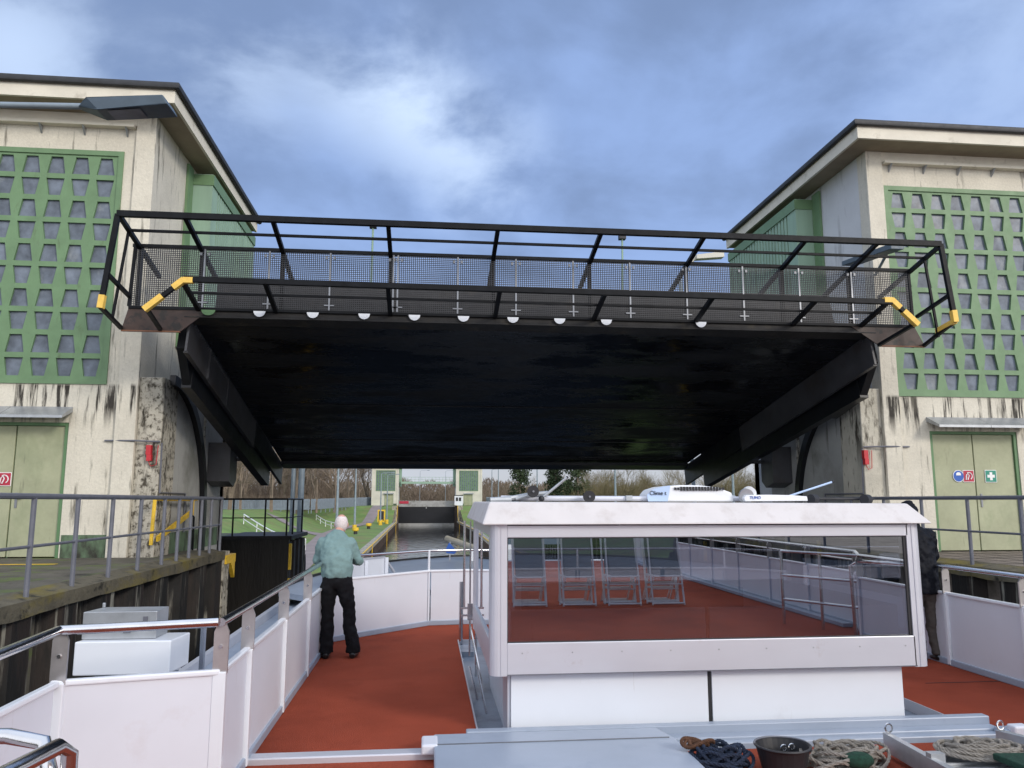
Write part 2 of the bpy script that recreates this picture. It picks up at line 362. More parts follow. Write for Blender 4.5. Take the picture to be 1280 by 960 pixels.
# ------------------------------------------------------------------ setting: water, ground
ZP = .8; ZW = -3.75
g = MB().quad((-300, -80, ZW), (300, -80, ZW), (300, 900, ZW), (-300, 900, ZW)); g.build('water', 'water', kind='structure', fix=False)
def sm(t): t = max(0, min(1, t)); return t*t*(3-2*t)
def wallL(Y): return -4.75-(Y-27)*.0115
def wallR(Y): return 8.05-(Y-27)*.013
def terr(X, Y):
    if X < 0:
        d = wallL(Y)-X
        b0 = 4.2+(Y-30)*.055
        h = -2.4+2.9*sm((d-b0)/11)
        rise = sm((Y-150)/24)
        h = h+(0.78-h)*rise
        near = 1-sm((Y-26.5)/7)
        if d > .6: h = h+(0.78-h)*near*sm((d-.3)/2.5)
    else:
        d = X-wallR(Y)
        h = -2.4+2.6*sm((d-3)/12)
        rise = sm((Y-150)/24)
        h = h+(0.78-h)*rise
        near = 1-sm((Y-26.5)/7)
        if d > .6: h = h+(0.78-h)*near*sm((d-.3)/2.5)
    if abs(X) > 60: h += sm((abs(X)-60)/60)*1.0
    return h
def land(side):
    ys = [27.1, 28, 29, 30, 31, 32, 33, 34, 36, 38, 41, 45, 50, 56, 62, 70, 78, 86, 95, 105, 115, 125, 135, 145, 150, 154, 158, 162, 166, 170, 176, 183, 190.0, 200, 230, 300, 450, 900]
    ds = [0, .15, .6, 1.2, 2, 3, 4, 5, 6, 7, 8, 9, 10, 11, 12, 13.5, 15, 17, 20, 24, 30, 40, 60, 90, 150, 300, 600]
    m = MB(); rows = []
    for Y in ys:
        row = []
        for d in ds:
            X = wallL(Y)-.5-d if side < 0 else wallR(Y)+.5+d
            row.append(len(m.v)); m.v.append((X, Y, terr(X, Y)+(random.uniform(-.03, .03) if d > .5 else 0)))
        rows.append(row)
    for a in range(len(ys)-1):
        for b in range(len(ds)-1):
            q = (rows[a][b], rows[a][b+1], rows[a+1][b+1], rows[a+1][b]); m.f.append(q if side > 0 else q[::-1])
    return m.build('ground', 'grass', kind='structure', smooth=True)
land(-1); land(1)
B(-7.5, 7.5, 184.6, 900, -6, .72).build('ground', 'earth', kind='structure')
def strip(name, pts, w, m, dz=.03):
    mb = MB(); prev = None
    dense = []
    for (a, b) in zip(pts, pts[1:]):
        k = max(2, int(abs(b[1]-a[1])/2))
        for i in range(k): t = i/k; dense.append((a[0]+(b[0]-a[0])*t, a[1]+(b[1]-a[1])*t))
    dense.append(pts[-1])
    idx = []
    for (x, y) in dense:
        r = []
        for j in range(5):
            X = x+(j/4-.5)*w; r.append(len(mb.v)); mb.v.append((X, y, terr(X, y)+dz))
        idx.append(r)
    for a in range(len(idx)-1):
        for j in range(4): mb.f.append((idx[a][j], idx[a][j+1], idx[a+1][j+1], idx[a+1][j]))
    return mb.build(name, m, kind='structure', smooth=True)
strip('path', [(-8.2, 36), (-8.3, 50), (-9.6, 68), (-12.5, 100), (-13.2, 125), (-11.5, 150), (-10.5, 176)], 2.1, 'path', .06)
strip('path', [(-22.0, 118), (-19.5, 112), (-15, 106), (-12.6, 101)], 2.6, 'path', .07)
# near platforms beside the lock
B(-60, -4.55, -60, 17.8, -6, ZP).build('platform', 'platform', kind='structure')
B(-60, -6.05, 17.8, 24.2, -6, ZP-.002).build('platform', 'platform', kind='structure')
B(-60, -4.45, 24.2, 27.1, -6, ZP).build('platform', 'platform', kind='structure')
B(9.15, 60, -60, 17.8, -6, ZP).build('platform', 'paving', kind='structure')
B(10.3, 60, 17.8, 24.2, -6, ZP-.002).build('platform', 'paving', kind='structure')
B(8.7, 60, 24.2, 27.1, -6, ZP).build('platform', 'paving', kind='structure')
mk = MB()
mk.box(-9.8, -6.15, 14.05, 14.17, ZP+.004, ZP+.008); mk.build('ground_marking', 'yellow', kind='structure')
mk = MB()
for i in range(26):
    y = 2+i*.62
    mk.box(9.5, 13.5, y, y+.02, ZP+.003, ZP+.005)
for i in range(8): mk.box(9.5+i*.5, 9.515+i*.5, 2, 15.5, ZP+.006, ZP+.008)
mk.build('paving_joint', 'darkwall', kind='structure')
# ------------------------------------------------------------------ lock walls
def pile_wall(x, s, y0, y1, z0, z1, pitch=1.15, dep=.28, m=None):
    """corrugated sheet pile along Y; s = direction into the chamber"""
    m = m or MB(); y = y0; prof = []
    while y < y1:
        for t, d in ((0, 0), (.36, 0), (.5, -dep), (.86, -dep)):
            if y+t*pitch <= y1: prof.append((y+t*pitch, d))
        y += pitch
    prof.append((y1, 0))
    for (ya, da), (yb, db) in zip(prof, prof[1:]):
        m.quad((x+s*da, ya, z0), (x+s*db, yb, z0), (x+s*db, yb, z1), (x+s*da, ya, z1))
    return m
def near_wall(xw, s, side, mossy):
    L = 'left' if side < 0 else 'right'
    w = thing('lock_wall', 'rusty sheet pile chamber wall with mossy coping on the %s of the boat' % L, 'lock wall', (xw, 10, ZP))
    w1 = pile_wall(xw-s*.06, s, -60, 17.5, -5, .64)
    w1.build('sheet_piling', 'pile', w)
    c = MB()
    # coping with slightly broken lower edge
    ys = [-60+i*.31 for i in range(251)]
    top = []; bot = []
    for y in ys: bot.append(ZP-.18+random.uniform(-.012, .012))
    for i in range(len(ys)-1):
        a, b = ys[i], ys[i+1]
        c.quad((xw, a, bot[i]), (xw, b, bot[i+1]), (xw, b, ZP-.01), (xw, a, ZP-.01))
        c.quad((xw-s*.3, a, ZP+.045), (xw-s*.3, b, ZP+.045), (xw-s*.0, b, ZP-.01), (xw-s*.0, a, ZP-.01))
        c.quad((xw, a, bot[i]), (xw, b, bot[i+1]), (xw-s*.35, b, bot[i+1]), (xw-s*.35, a, bot[i]))
    c.build('coping', 'coping', w)
    e = MB().box(xw-s*.02, xw-s*.6, 17.5, 17.95, -5, ZP-.02)
    e.build('end_post', 'concrete', w)
    h = MB().box(xw+s*.02, xw-s*.25, 17.55, 18.35, ZP-.28, ZP-.1); h.prism([(17.95, ZP-.28), (18.3, ZP-.28), (18.3, ZP-.62)], 'x', xw+s*.02, xw-s*.06)
    h.build('bracket', 'yellow', w)
    # recess and the block behind it
    r = MB(); r.box(xw-s*1.7, xw-s*1.75, 17.95, 24.05, -5, ZP-.05); r.box(xw-s*1.7, xw+s*.2, 24.05, 24.2, -5, ZP-.06)
    r.build('recess_face', 'darkwall', w)
    f = pile_wall(xw+s*.2, s, 24.25, 27.1, -5, ZP-.15, .8, .2)
    f.build('sheet_piling', 'pile', w)
    k = MB().box(xw+s*.28, xw-s*1.75, 24.0, 27.15, ZP-.08, ZP+.03); k.build('coping', 'rustbeam', w)
    y = MB().box(xw+s*.27, xw+s*.20, 24.08, 24.22, -1.9, -.4); y.box(xw+s*.27, xw+s*.20, 24.08, 24.22, -.15, ZP-.2); y.box(xw+s*.27, xw+s*.20, 24.08, 24.22, -3.6, -2.3)
    y.build('depth_gauge', 'yellow', w)
    # wing wall sloping down to the lower coping
    q = MB(); n = 9
    for i in range(n):
        ya = 27.15+i*.62; yb = ya+.62
        za = ZP-.1-(3.1)*i/n; zb = ZP-.1-(3.1)*(i+1)/n
        x0 = xw+s*.2+(-s*.65)*(i/n); x1 = xw+s*.2+(-s*.65)*((i+1)/n); d = -s*.18 if i % 2 else 0
        q.quad((x0+d, ya, -5), (x1+d, yb, -5), (x1+d, yb, zb), (x0+d, ya, za))
        q.quad((x1+d, yb, -5), (x1-s*.18-d, yb, -5), (x1-s*.18-d, yb, zb), (x1+d, yb, zb))
    q.build('wing_wall', 'pile', w)
    return w
near_wall(-4.25, 1, -1, True)
near_wall(8.85, -1, 1, True)
def far_wall(side):
    fx = wallL if side < 0 else wallR; s = -side
    L = 'left' if side < 0 else 'right'
    w = thing('lock_wall', 'long brown sheet pile wall with yellow edged coping along the %s of the far chamber' % L, 'lock wall', (fx(90), 90, -2.4))
    m = MB(); y = 32.5; i = 0
    while y < 184:
        for a, b, da, db in ((0, .5, 0, 0), (.5, .62, 0, .25), (.62, 1.08, .25, .25), (1.08, 1.2, .25, 0)):
            z = (-2.7 if y < 166 else .5)
            m.quad((fx(y+a)-s*da, y+a, -5), (fx(y+b)-s*db, y+b, -5), (fx(y+b)-s*db, y+b, z), (fx(y+a)-s*da, y+a, z))
        y += 1.2
    m.build('sheet_piling', 'pilefar', w)
    c = MB()
    for k in range(34):
        a = 32.5+k*4; b = a+4
        if a > 165: break
        c.prism([(-.05, -2.72), (-.05, -2.38), (.55, -2.36), (.55, -2.72)], 'y', a, b) if False else None
        for (o0, o1, z0, z1) in ((-.06, .6, -2.72, -2.37),):
            x0, x1 = fx(a), fx(b)
            P = lambda x, y, o, z: (x-s*o, y, z)
            c.quad(P(x0, a, o0, z0), P(x1, b, o0, z0), P(x1, b, o0, z1), P(x0, a, o0, z1))
            c.quad(P(x0, a, o0, z1), P(x1, b, o0, z1), P(x1, b, o1, z1), P(x0, a, o1, z1))
    c.quad((fx(166)+s*.06, 166, -2.7), (fx(166)-s*1, 166, -2.7), (fx(166)-s*1, 166, .8), (fx(166)+s*.06, 166, .8))
    c.build('coping', 'concrete', w)
    e = MB()
    pts = [(fx(y)+s*.05, y, -2.34) for y in range(34, 160, 6)]+[(fx(160)+s*.05, 160, -2.3), (fx(165)+s*.05, 165, -1.4), (fx(166)+s*.05, 166, .84), (fx(183)+s*.05, 183, .84)]
    for a, b in zip(pts, pts[1:]): e.bar(a, b, .10, .05)
    e.build('edge_strip', 'yellow', w)
    for yy in (50, 78, 114, 158):
        l = MB().box(fx(yy)+s*.02, fx(yy)+s*.1, yy, yy+.3, -3.9, -2.36); l.build('ladder_strip', 'yellow', w)
    return w
far_wall(-1); far_wall(1)
# ------------------------------------------------------------------ towers
def lattice(x0, s, u0, ncol, nrow, px, pz, ztop, Y, inner_first):
    """green frame with alternately upright and upturned trapezoid openings"""
    m = MB(); d = .06
    def P(u, z, y=0): return (x0+s*u, Y+y, z)
    bd = .10
    for r in range(nrow):
        zt = ztop-bd-r*pz; zb = zt-pz
        oz1 = zt-.05; oz0 = zb+.052
        for c in range(ncol):
            ua = u0+bd+c*px; ub = ua+px; um = (ua+ub)/2
            wt, wb = (.112, .172) if r % 2 == 0 else (.172, .112)
            o = [(um-wt, oz1), (um+wt, oz1), (um+wb, oz0), (um-wb, oz0)]; f = [(ua, zt), (ub, zt), (ub, zb), (ua, zb)]
            for k in range(4):
                a, b = o[k], o[(k+1) % 4]; e, g2 = f[k], f[(k+1) % 4]
                m.quad(P(*a), P(*b), P(*g2), P(*e)); m.quad(P(*a), P(*b), P(*b, d), P(*a, d))
                # thin pale glazing bead
    uL, uR = u0, u0+2*bd+ncol*px; zB = ztop-2*bd-nrow*pz
    for (a, b, zc, zd) in ((uL, uR, ztop-bd, ztop), (uL, uR, zB, zB+bd), (uL, uL+bd, zB+bd, ztop-bd), (uR-bd, uR, zB+bd, ztop-bd)):
        m.box(x0+s*a, x0+s*b, Y-.03, Y+.05, zc, zd)
    gl = MB()
    for r in range(nrow):
        for c in range(ncol):
            ua = u0+bd+c*px; zt = ztop-bd-r*pz; t = random.uniform(-.012, .012); t2 = random.uniform(-.012, .012)
            gl.quad(P(ua, zt, d-.01+t), P(ua+px, zt, d-.01-t2), P(ua+px, zt-pz, d-.01-t), P(ua, zt-pz, d-.01+t2))
    return m, gl, uR, zB
def tower(s, xin, Y, name_lab, grille_u, dx0, dx1, far=False):
    """s: direction away from the channel"""
    t = thing('lock_tower', name_lab, 'lock tower', (xin+s*3, Y, ZP))
    D = 6.7; Wd = 6.1; zt = 9.55
    cm = 'farcream' if far else 'cream'
    X = lambda u: xin+s*u
    ncol = 9; px = .468
    lat, gl, uR, zB = lattice(xin, s, grille_u, ncol, 10, px, .452, 8.78, Y, s)
    # front wall in pieces round the grille and the door
    dz = 3.32
    w = MB()
    d0, d1 = sorted((abs(dx0-xin), abs(dx1-xin)))
    w.box(X(.38), X(grille_u), Y, Y+.3, zB, 8.78)
    w.box(X(uR), X(Wd-.4), Y, Y+.3, zB, 8.78)
    w.box(X(.38), X(Wd-.4), Y, Y+.3, 8.78, zt)
    w.box(X(.38), X(Wd-.4), Y, Y+.3, dz, zB)
    w.box(X(.38), X(d0), Y, Y+.3, ZP, dz); w.box(X(d1), X(Wd-.4), Y, Y+.3, ZP, dz)
    w.build('front_wall', cm, t)
    pl = MB().box(X(0), X(.38), Y-.07, Y+.3, ZP, zt); pl.box(X(Wd-.4), X(Wd), Y-.07, Y+.3, ZP, zt); each(pl, 'corner_pillar', cm, t, bevel=.012)
    sd_ = MB().box(X(.01), X(.3), Y+.3, Y+D, ZP, zt); sd_.box(X(Wd), X(Wd-.3), Y+.3, Y+D, ZP, zt); sd_.box(X(.01), X(Wd), Y+D-.3, Y+D, ZP, zt+.2)
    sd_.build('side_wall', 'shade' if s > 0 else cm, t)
    sk = MB().box(X(.38), X(d0-.03), Y-.012, Y+.0, ZP, ZP+.42)
    sk.build('plinth_band', 'plinth', t)
    lat.build('lattice', 'green', t); gl.build('glazing', 'pane', t, fix=False)
    # ledge with brackets
    lg = MB().box(X(.40), X(Wd-.4), Y-.16, Y-.002, 9.26, 9.32); lg.box(X(.38), X(Wd-.4), Y-.05, Y-.002, 9.33, zt)
    lg.build('ledge', 'creamtop', t)
    br = MB()
    for k in range(7):
        u = .55+k*.82; br.prism([(Y-.15, 9.255), (Y-.002, 9.255), (Y-.002, 9.10)], 'x', X(u), X(u+.03))
    each(br, 'bracket', 'galv', t)
    # roof: soffit slab, fascia, dark gutter
    ov, of = .53, .70
    so_ = MB().box(X(-ov+.06), X(Wd+ov-.06), Y-of+.06, Y+D+.1, zt+.0, zt+.1); so_.build('soffit', 'soffit', t)
    fa = MB().box(X(-ov), X(Wd+ov), Y-of, Y-of+.06, zt-.02, zt+.26); fa.box(X(-ov), X(-ov+.06), Y-of+.06, Y+D+.1, zt-.02, zt+.26); fa.box(X(Wd+ov), X(Wd+ov-.06), Y-of+.06, Y+D+.1, zt-.02, zt+.26)
    fa.build('fascia', 'creamtop', t)
    rf = MB().box(X(-ov-.0), X(Wd+ov), Y-of+.0, Y+D+.15, zt+.26, zt+.33); rf; rf = rf.build('roof', 'roof', t)
    gt = MB()
    gt.tube([(X(Wd+ov), Y-of-.05, zt+.31), (X(-ov-.05), Y-of-.05, zt+.31), (X(-ov-.05), Y+D+.15, zt+.31)], .075, 8); gt.build('gutter', 'roof', rf, smooth=True)
    # green clad shaft on the inner face
    y0, y1 = Y+2.35, Y+6.75; pr = .48
    cb = MB(); n = 22 if not far else 8; pitch = (y1-y0-.35)/n
    cb.box(X(.0), X(-pr), y0, y0+.35, 5.2, zt-.18)
    for k in range(n):
        ya = y0+.35+k*pitch; cb.quad((X(-pr), ya, 5.2), (X(-pr), ya+pitch*.6, 5.2), (X(-pr), ya+pitch*.6, zt-.45), (X(-pr), ya, zt-.45))
        cb.quad((X(-pr+.08), ya+pitch*.6, 5.2), (X(-pr+.08), ya+pitch, 5.2), (X(-pr+.08), ya+pitch, zt-.45), (X(-pr+.08), ya+pitch*.6, zt-.45))
        for q, o in ((.6, 0), (1., .0)): cb.quad((X(-pr), ya+pitch*q, 5.2), (X(-pr+.08), ya+pitch*q, 5.2), (X(-pr+.08), ya+pitch*q, zt-.45), (X(-pr), ya+pitch*q, zt-.45))
    cb.box(X(.0), X(-pr+.06), y0+.35, y1-.01, 5.2, 5.3); cb.box(X(0), X(-pr), y1-.02, y1, 5.2, zt-.45)
    sf = cb.build('clad_shaft', 'cladding', t)
    MB().box(X(.0), X(-pr-.03), y0-.02, y1+.02, zt-.45, zt-.2).build('flashing', 'green', sf)
    MB().box(X(.005), X(-.05), y0-.38, y0-.02, 5.2, zt-.1).build('corner_trim', 'green', t)
    # canopy over door (two folded sheets)
    cp = MB(); ca, cb2 = d0-.05, d1+.25
    for (a, b) in ((ca, (ca+cb2)/2), ((ca+cb2)/2+.01, cb2)):
        cp.prism([(Y-.0, 3.62), (Y-.42, 3.42), (Y-.42, 3.37), (Y-.0, 3.52)], 'x', X(a), X(b))
    cp.build('door_canopy', 'galv', t)
    # double door
    fr = MB(); fr.box(X(d0), X(d0+.07), Y+.02, Y+.2, ZP, dz); fr.box(X(d1-.07), X(d1), Y+.02, Y+.2, ZP, dz); fr.box(X(d0+.07), X(d1-.07), Y+.02, Y+.2, dz-.06, dz)
    fr.build('door_frame', 'green_d', t)
    um = (d0+d1)/2
    for k, (a, b) in enumerate(((d0+.075, um-.012), (um+.012, d1-.075))):
        dr = MB().box(X(a), X(b), Y+.06, Y+.12, ZP+.02, dz-.065).build('door', 'door', t, bevel=.008)
        if (k == 0) == (s < 0) or True:
            if k == (0 if s < 0 else 1):
                hx = um-.10 if k == 0 else um+.10
                h = MB().box(X(hx-.02), X(hx+.02), Y+.045, Y+.06, 1.72, 2.0); h.bar((X(hx), Y+.02, 1.9), (X(hx+(-.11 if k == 0 else .11)), Y+.02, 1.9), .018); h.bar((X(hx), Y+.06, 1.9), (X(hx), Y+.02, 1.9), .018)
                h.build('handle', 'galvbar', dr)
    MB().box(X(um-.012), X(um+.012), Y+.10, Y+.11, ZP, dz).build('door_seam', 'green_d', t)
    # lower wall towards the channel
    if not far:
        lw = MB(); lw.box(X(.0), X(-.46), Y+.02, Y+.9, ZP-2, 4.22); lw.build('stained_pier', 'concrete' if s < 0 else 'pier_pale', t, bevel=.015)
        l2 = MB(); l2.box(X(.0), X(-.44), Y+.9, Y+4.6, ZP-5, 4.1); l2.build('lower_wall', 'greywall', t)  # white wall, the grey of its shadow is in the colour
        l3 = MB(); l3.box(X(.0), X(-.47), Y+2.9, Y+3.02, ZP, 3.9); l3.build('wall_rib', 'concrete', t)
        g2 = MB().box(X(-.4), X(-.448), Y+.9, Y+4.55, ZP, ZP+.42); g2.build('plinth_band', 'plinth', t)
        # curved track
        tr = MB(); pts = []
        c0 = (Y+.35, 1.5); ry, rz = 2.65, 2.72
        for k in range(19):
            a = math.pi/2*(1-k/18); pts.append((X(-.50), c0[0]+ry*math.cos(a), c0[1]+rz*math.sin(a)))
        pts.append((X(-.5), c0[0]+ry, .2))
        for a, b in zip(pts, pts[1:]): tr.bar(a, b, .10, .20, up=(1, 0, 0)) if False else tr.bar(a, b, .20, .11, up=(1, 0, 0))
        tr.build('curved_track', 'black', t)
        cd = MB(); yy = Y+.0
        cd.tube([(X(.55), Y-.03, 2.98), (X(.0), Y-.09, 2.98), (X(-.46), Y-.01, 2.97)], .018, 6)
        cd.tube([(X(-.475), Y+.03, 2.95), (X(-.475), Y+.08, 2.0), (X(-.475), Y+1.7, 2.0), (X(-.475), Y+1.75, 1.2)], .018, 6)
        cd.build('conduit', 'steelgrey', t)
        bx = MB(); bx.prism([(Y+3.35, 3.2), (Y+4.05, 3.2), (Y+4.05, 2.35), (Y+3.8, 2.18), (Y+3.35, 2.3)], 'x', X(-.45), X(-.95)); bx.tube([(X(-.9), Y+4.0, 2.85), (X(-1.25), Y+4.1, 2.85)], .05, 8)
        bx.build('winch_box', 'girder', t)
    return t
tl = tower(-1, -5.57, 15.64, 'cream lock tower with green lattice window on the left of the raised gate', .60, -6.80, -8.70)
tr_ = tower(1, 9.55, 15.64, 'cream lock tower with green lattice window on the right of the raised gate', .40, 10.60, 12.60)
# side building bits: arch ironwork above piers, red alarm boxes
for s, x in ((-1, -5.30), (1, 9.10)):
    a = MB(); a.box(x-.045, x+.045, 15.56, 15.655, 2.72, 2.90); a.box(x-.03, x+.055, 15.565, 15.655, 2.60, 2.72)
    a.tube([(x, 15.6, 2.6), (x+.05, 15.6, 2.5), (x+.14, 15.62, 2.53), (x+.16, 15.62, 2.9)], .008, 5)
    o = a.build('alarm_box', 'red', None, origin=(x, 15.6, 2.7)); tag(o, 'small red alarm box on the stained pier of the %s tower' % ('left' if s < 0 else 'right'), 'alarm box')
# far towers: full copies of the detail, built with their own walls
tf1 = tower(-1, -6.75, 183, 'distant cream lock tower with green lattice window, left end of the far gate', .75, -7.9, -9.9, far=True)
tf2 = tower(1, 6.35, 183, 'distant cream lock tower with green lattice window, right end of the far gate', .75, 8.2, 10.2, far=True)
# safety signs on the doors
def sign_blue(x, y, z, r=.115):
    s = thing('safety_sign', 'round blue sign with white face mask symbol on the right tower door', 'sign', (x, y, z))
    MB().disc((x, y-.004, z), r+.012, (0, 1, 0), .006, 28).build('rim', 'signwhite', s); MB().disc((x, y-.009, z), r, (0, 1, 0), .004, 28).build('disc', 'blue', s)
    m = MB(); m.prism([(x-.055, z+.015), (x-.05, z+.06), (x-.02, z+.08), (x+.02, z+.08), (x+.05, z+.06), (x+.055, z+.015)], 'y', y-.015, y-.012); m.build('symbol', 'signwhite', s)
def sign_red(x, y, z, lab, h=.115):
    s = thing('fire_sign', lab, 'sign', (x, y, z))
    B(x-h-.012, x+h+.012, y-.006, y, z-h-.012, z+h+.012).build('rim', 'signwhite', s); B(x-h, x+h, y-.010, y-.007, z-h, z+h).build('panel', 'signred', s)
    m = MB(); pts = []
    for k in range(13):
        a = R(-60+k*15); pts.append((x+.0+.075*math.cos(a), y-.014, z+.0+.075*math.sin(a)))
    m.tube(pts, .010, 6); m.tube([(x-.07, y-.014, z-.08), (x-.055, y-.014, z+.02), (x-.02, y-.014, z+.06), (x+.005, y-.014, z+.01), (x-.03, y-.014, z-.08)], .012, 6)
    m.build('symbol', 'signwhite', s)
def sign_green(x, y, z, h=.12):
    s = thing('first_aid_sign', 'green sign with white cross on the right tower door', 'sign', (x, y, z))
    B(x-h-.012, x+h+.012, y-.006, y, z-h-.012, z+h+.012).build('rim', 'signwhite', s); B(x-h, x+h, y-.010, y-.007, z-h, z+h).build('panel', 'signgreen', s)
    m = MB().box(x-.03, x+.03, y-.014, y-.012, z-.085, z+.085); m.box(x-.085, x+.085, y-.0135, y-.0115, z-.03, z+.03); m.build('cross', 'signwhite', s)
sign_blue(11.21, 15.69, 2.37); sign_red(11.44, 15.69, 2.37, 'red fire hose sign next to the blue sign on the right tower door'); sign_green(11.95, 15.69, 2.37)
sign_red(-7.89, 15.69, 2.25, 'red fire hose sign on the left tower door')
# ------------------------------------------------------------------ raised gate
th = math.atan(.247); gd = Vector((0, math.cos(th), -math.sin(th))); gu = Vector((0, math.sin(th), math.cos(th)))
G = thing('lock_gate', 'huge black lock gate raised flat over the channel with railed walkway', 'lock gate', (2.15, 18, 4))
def gp(x, a, b):
    p = Vector((x, 14.35, 5.10))+gd*a+gu*b; return (x, p.y, p.z)
Lg = 9.1
m = MB()
def gbox(m, x0, x1, a0, a1, b0, b1, x0b=None, x1b=None):
    x0b = x0 if x0b is None else x0b; x1b = x1 if x1b is None else x1b
    i = len(m.v)
    for (a, xa, xb) in ((a0, x0, x1), (a1, x0b, x1b)):
        m.v += [gp(xa, a, b0), gp(xb, a, b0), gp(xb, a, b1), gp(xa, a, b1)]
    m.f += [tuple(i+k for k in q) for q in ((0, 1, 2, 3), (7, 6, 5, 4), (0, 4, 5, 1), (1, 5, 6, 2), (2, 6, 7, 3), (3, 7, 4, 0))]
xl, xr = -4.28, 8.58; xlb, xrb = -4.16, 7.72
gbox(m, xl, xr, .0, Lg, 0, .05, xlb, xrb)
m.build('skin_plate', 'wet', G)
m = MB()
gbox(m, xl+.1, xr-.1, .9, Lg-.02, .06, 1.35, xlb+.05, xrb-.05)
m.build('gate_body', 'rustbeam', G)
m = MB()      # stiffener seams under the skin
for a in (4.3, 6.9, 8.3):
    f = a/Lg; gbox(m, xl+(xlb-xl)*f+.05, xr+(xrb-xr)*f-.05, a, a+.03, -.016, -.003)
gbox(m, xlb, xrb, Lg-.35, Lg+.12, -.12, -.04, xlb, xrb)
m.build('skin_rib', 'black', G)
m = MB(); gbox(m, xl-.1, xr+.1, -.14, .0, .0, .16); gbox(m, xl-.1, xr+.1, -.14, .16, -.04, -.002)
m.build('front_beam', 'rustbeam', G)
for (xa, xb, sg) in ((xl, xlb, -1), (xr, xrb, 1)):
    m = MB(); gbox(m, xa+sg*.02, xa+sg*.06, .0, 5.6, -.64, -.0, xa+(xb-xa)*.6+sg*.02, xa+(xb-xa)*.6+sg*.06)
    gbox(m, xa-sg*.0, xa+sg*.08, .02, 5.6, -.66, -.642, xa+(xb-xa)*.6-sg*.0, xa+(xb-xa)*.6+sg*.08)
    for k in range(3):
        a = 1.3+k*1.5; gbox(m, xa-sg*.03, xa+sg*.015, a, a+.04, -.63, -.01)
    gi = m.build('side_girder', 'girder', G)  # front web paler than the rear one, its lit grey is in the colour
    m = MB()
    for k in range(52):
        for bb in (-.06,):
            c = gp(xa-sg*.004, .15+k*.1, bb); m.box(c[0]-sg*.0, c[0]-sg*.02+sg*.0, c[1]-.013, c[1]+.013, c[2]-.013, c[2]+.013)
    m.build('rivet_row', 'girder', gi)
    m = MB(); x1 = xa+(xb-xa)*.6
    gbox(m, x1+sg*.02, x1+sg*.05, 5.62, Lg+.15, -.56, -.0, xb+sg*.02, xb+sg*.05); gbox(m, x1-sg*.0, x1+sg*.08, 5.62, Lg+.15, -.58, -.562, xb-sg*.0, xb+sg*.08)
    m.build('rear_girder', 'black', G)
    m = MB(); gbox(m, xa+sg*.14, xa+sg*.32, .9, 7.9, -.98, .7, xb+sg*.1, xb+sg*.3); m.prism([gp(0, a, b)[1:] for a, b in ((.3, -.45), (.95, -.97), (2.2, -.97), (2.2, .3), (.3, .3))], 'x', xa+sg*.15, xa+sg*.30)
    m.build('lifting_arm', 'black', G)
# pale half discs painted for sky seen through round holes in the front beam
m_ = MB().disc((0, 0, 0), .105, (0, 1, 0), .01, 16)
for x in (-3.07, -2.13, -1.21, -.3, .6, 1.52, 2.4, 3.29, 5.13):
    c = gp(x, -.155, .155)
    h = MB()
    pts = [(x+.105*math.cos(a), 5.228+.105*math.sin(a)) for a in [math.pi+math.pi*k/12 for k in range(13)]]
    h.prism(pts, 'y', 14.165, 14.172); h.build('hole_disc', 'whitegloss', G)
MB().prism([(-3.96+.12*math.cos(a), 5.228+.10*math.sin(a)) for a in [math.pi+math.pi*k/12 for k in range(13)]], 'y', 14.165, 14.172).build('hole_disc', 'green_d', G)
# upright grating of the walkway
YG = 14.22
m = MB(); x = -5.30
while x < 9.45: m.box(x-.0062, x+.0062, YG-.004, YG+.004, 5.27, 6.36); x += .0365
z = 5.28
while z < 6.36: m.box(-5.32, 9.47, YG-.011, YG-.005, z-.006, z+.006); z += .0365
m.build('grating', 'grate', G)
m = MB(); m.bar((-5.34, YG, 6.39), (9.49, YG, 6.39), .06, .06); m.bar((-5.34, YG, 5.25), (9.49, YG, 5.25), .06, .05); m.bar((-5.34, YG, 5.27), (-5.30, YG, 6.36), .05); m.bar((9.47, YG, 5.27), (9.45, YG, 6.36), .05)
m.build('walkway_frame', 'blackrail', G)
for x in (-4.08, -2.94, -1.85, -.70, -.62, .49, 1.58, 2.67, 3.77, 4.88, 6.01, 7.15, 8.23):
    m = MB().box(x-.014, x+.014, YG-.028, YG-.014, 5.28, 6.36); m.box(x-.09, x+.09, YG-.03, YG-.012, 5.36, 5.38)
    for dx in (-.07, .07): m.box(x+dx-.02, x+dx+.02, YG-.032, YG-.012, 6.24, 6.29)
    m.build('mesh_clip', 'galvbar', G)
m = MB()
m.prism([(-5.34, 5.24), (-5.44, 4.84), (-4.42, 4.84), (-3.95, 5.24)], 'y', YG-.01, YG+.02); m.prism([(9.49, 5.24), (9.68, 4.86), (8.72, 4.86), (8.15, 5.24)], 'y', YG-.01, YG+.02)
each(m, 'end_plate', 'rustplate', G)
ed = MB(); ed.box(-5.44, -4.44, YG-.02, YG+.03, 4.815, 4.838); ed.box(8.74, 9.68, YG-.02, YG+.03, 4.835, 4.858); ed.build('plate_edge', 'cushion', G)
YT = 13.2
def rl(a, b, w=.085, h=.085, mt='blackrail', nm='handrail'):
    return MB().bar(a, b, w, h).build(nm, mt, G)
rl((-5.25, YT, 6.61), (9.46, YT, 6.60), .09, .10)
rl((-5.27, 13.71, 6.50), (9.46, 13.71, 6.49), .04, .045, nm='mid_rail')
for x in (-5.22, -4.15, -2.71, -.76, 1.15, 3.0, 4.9, 6.82, 8.22, 9.47):
    MB().bar((x, YT, 6.585), (x, 15.3, 6.10 if -5 < x < 9 else 6.12), .075, .065).build('rail_post', 'blackrail', G)
    MB().bar((x, YG+.05, 6.36), (x, YG+.06, 5.27), .07, .07).build('upright', 'blackrail', G)
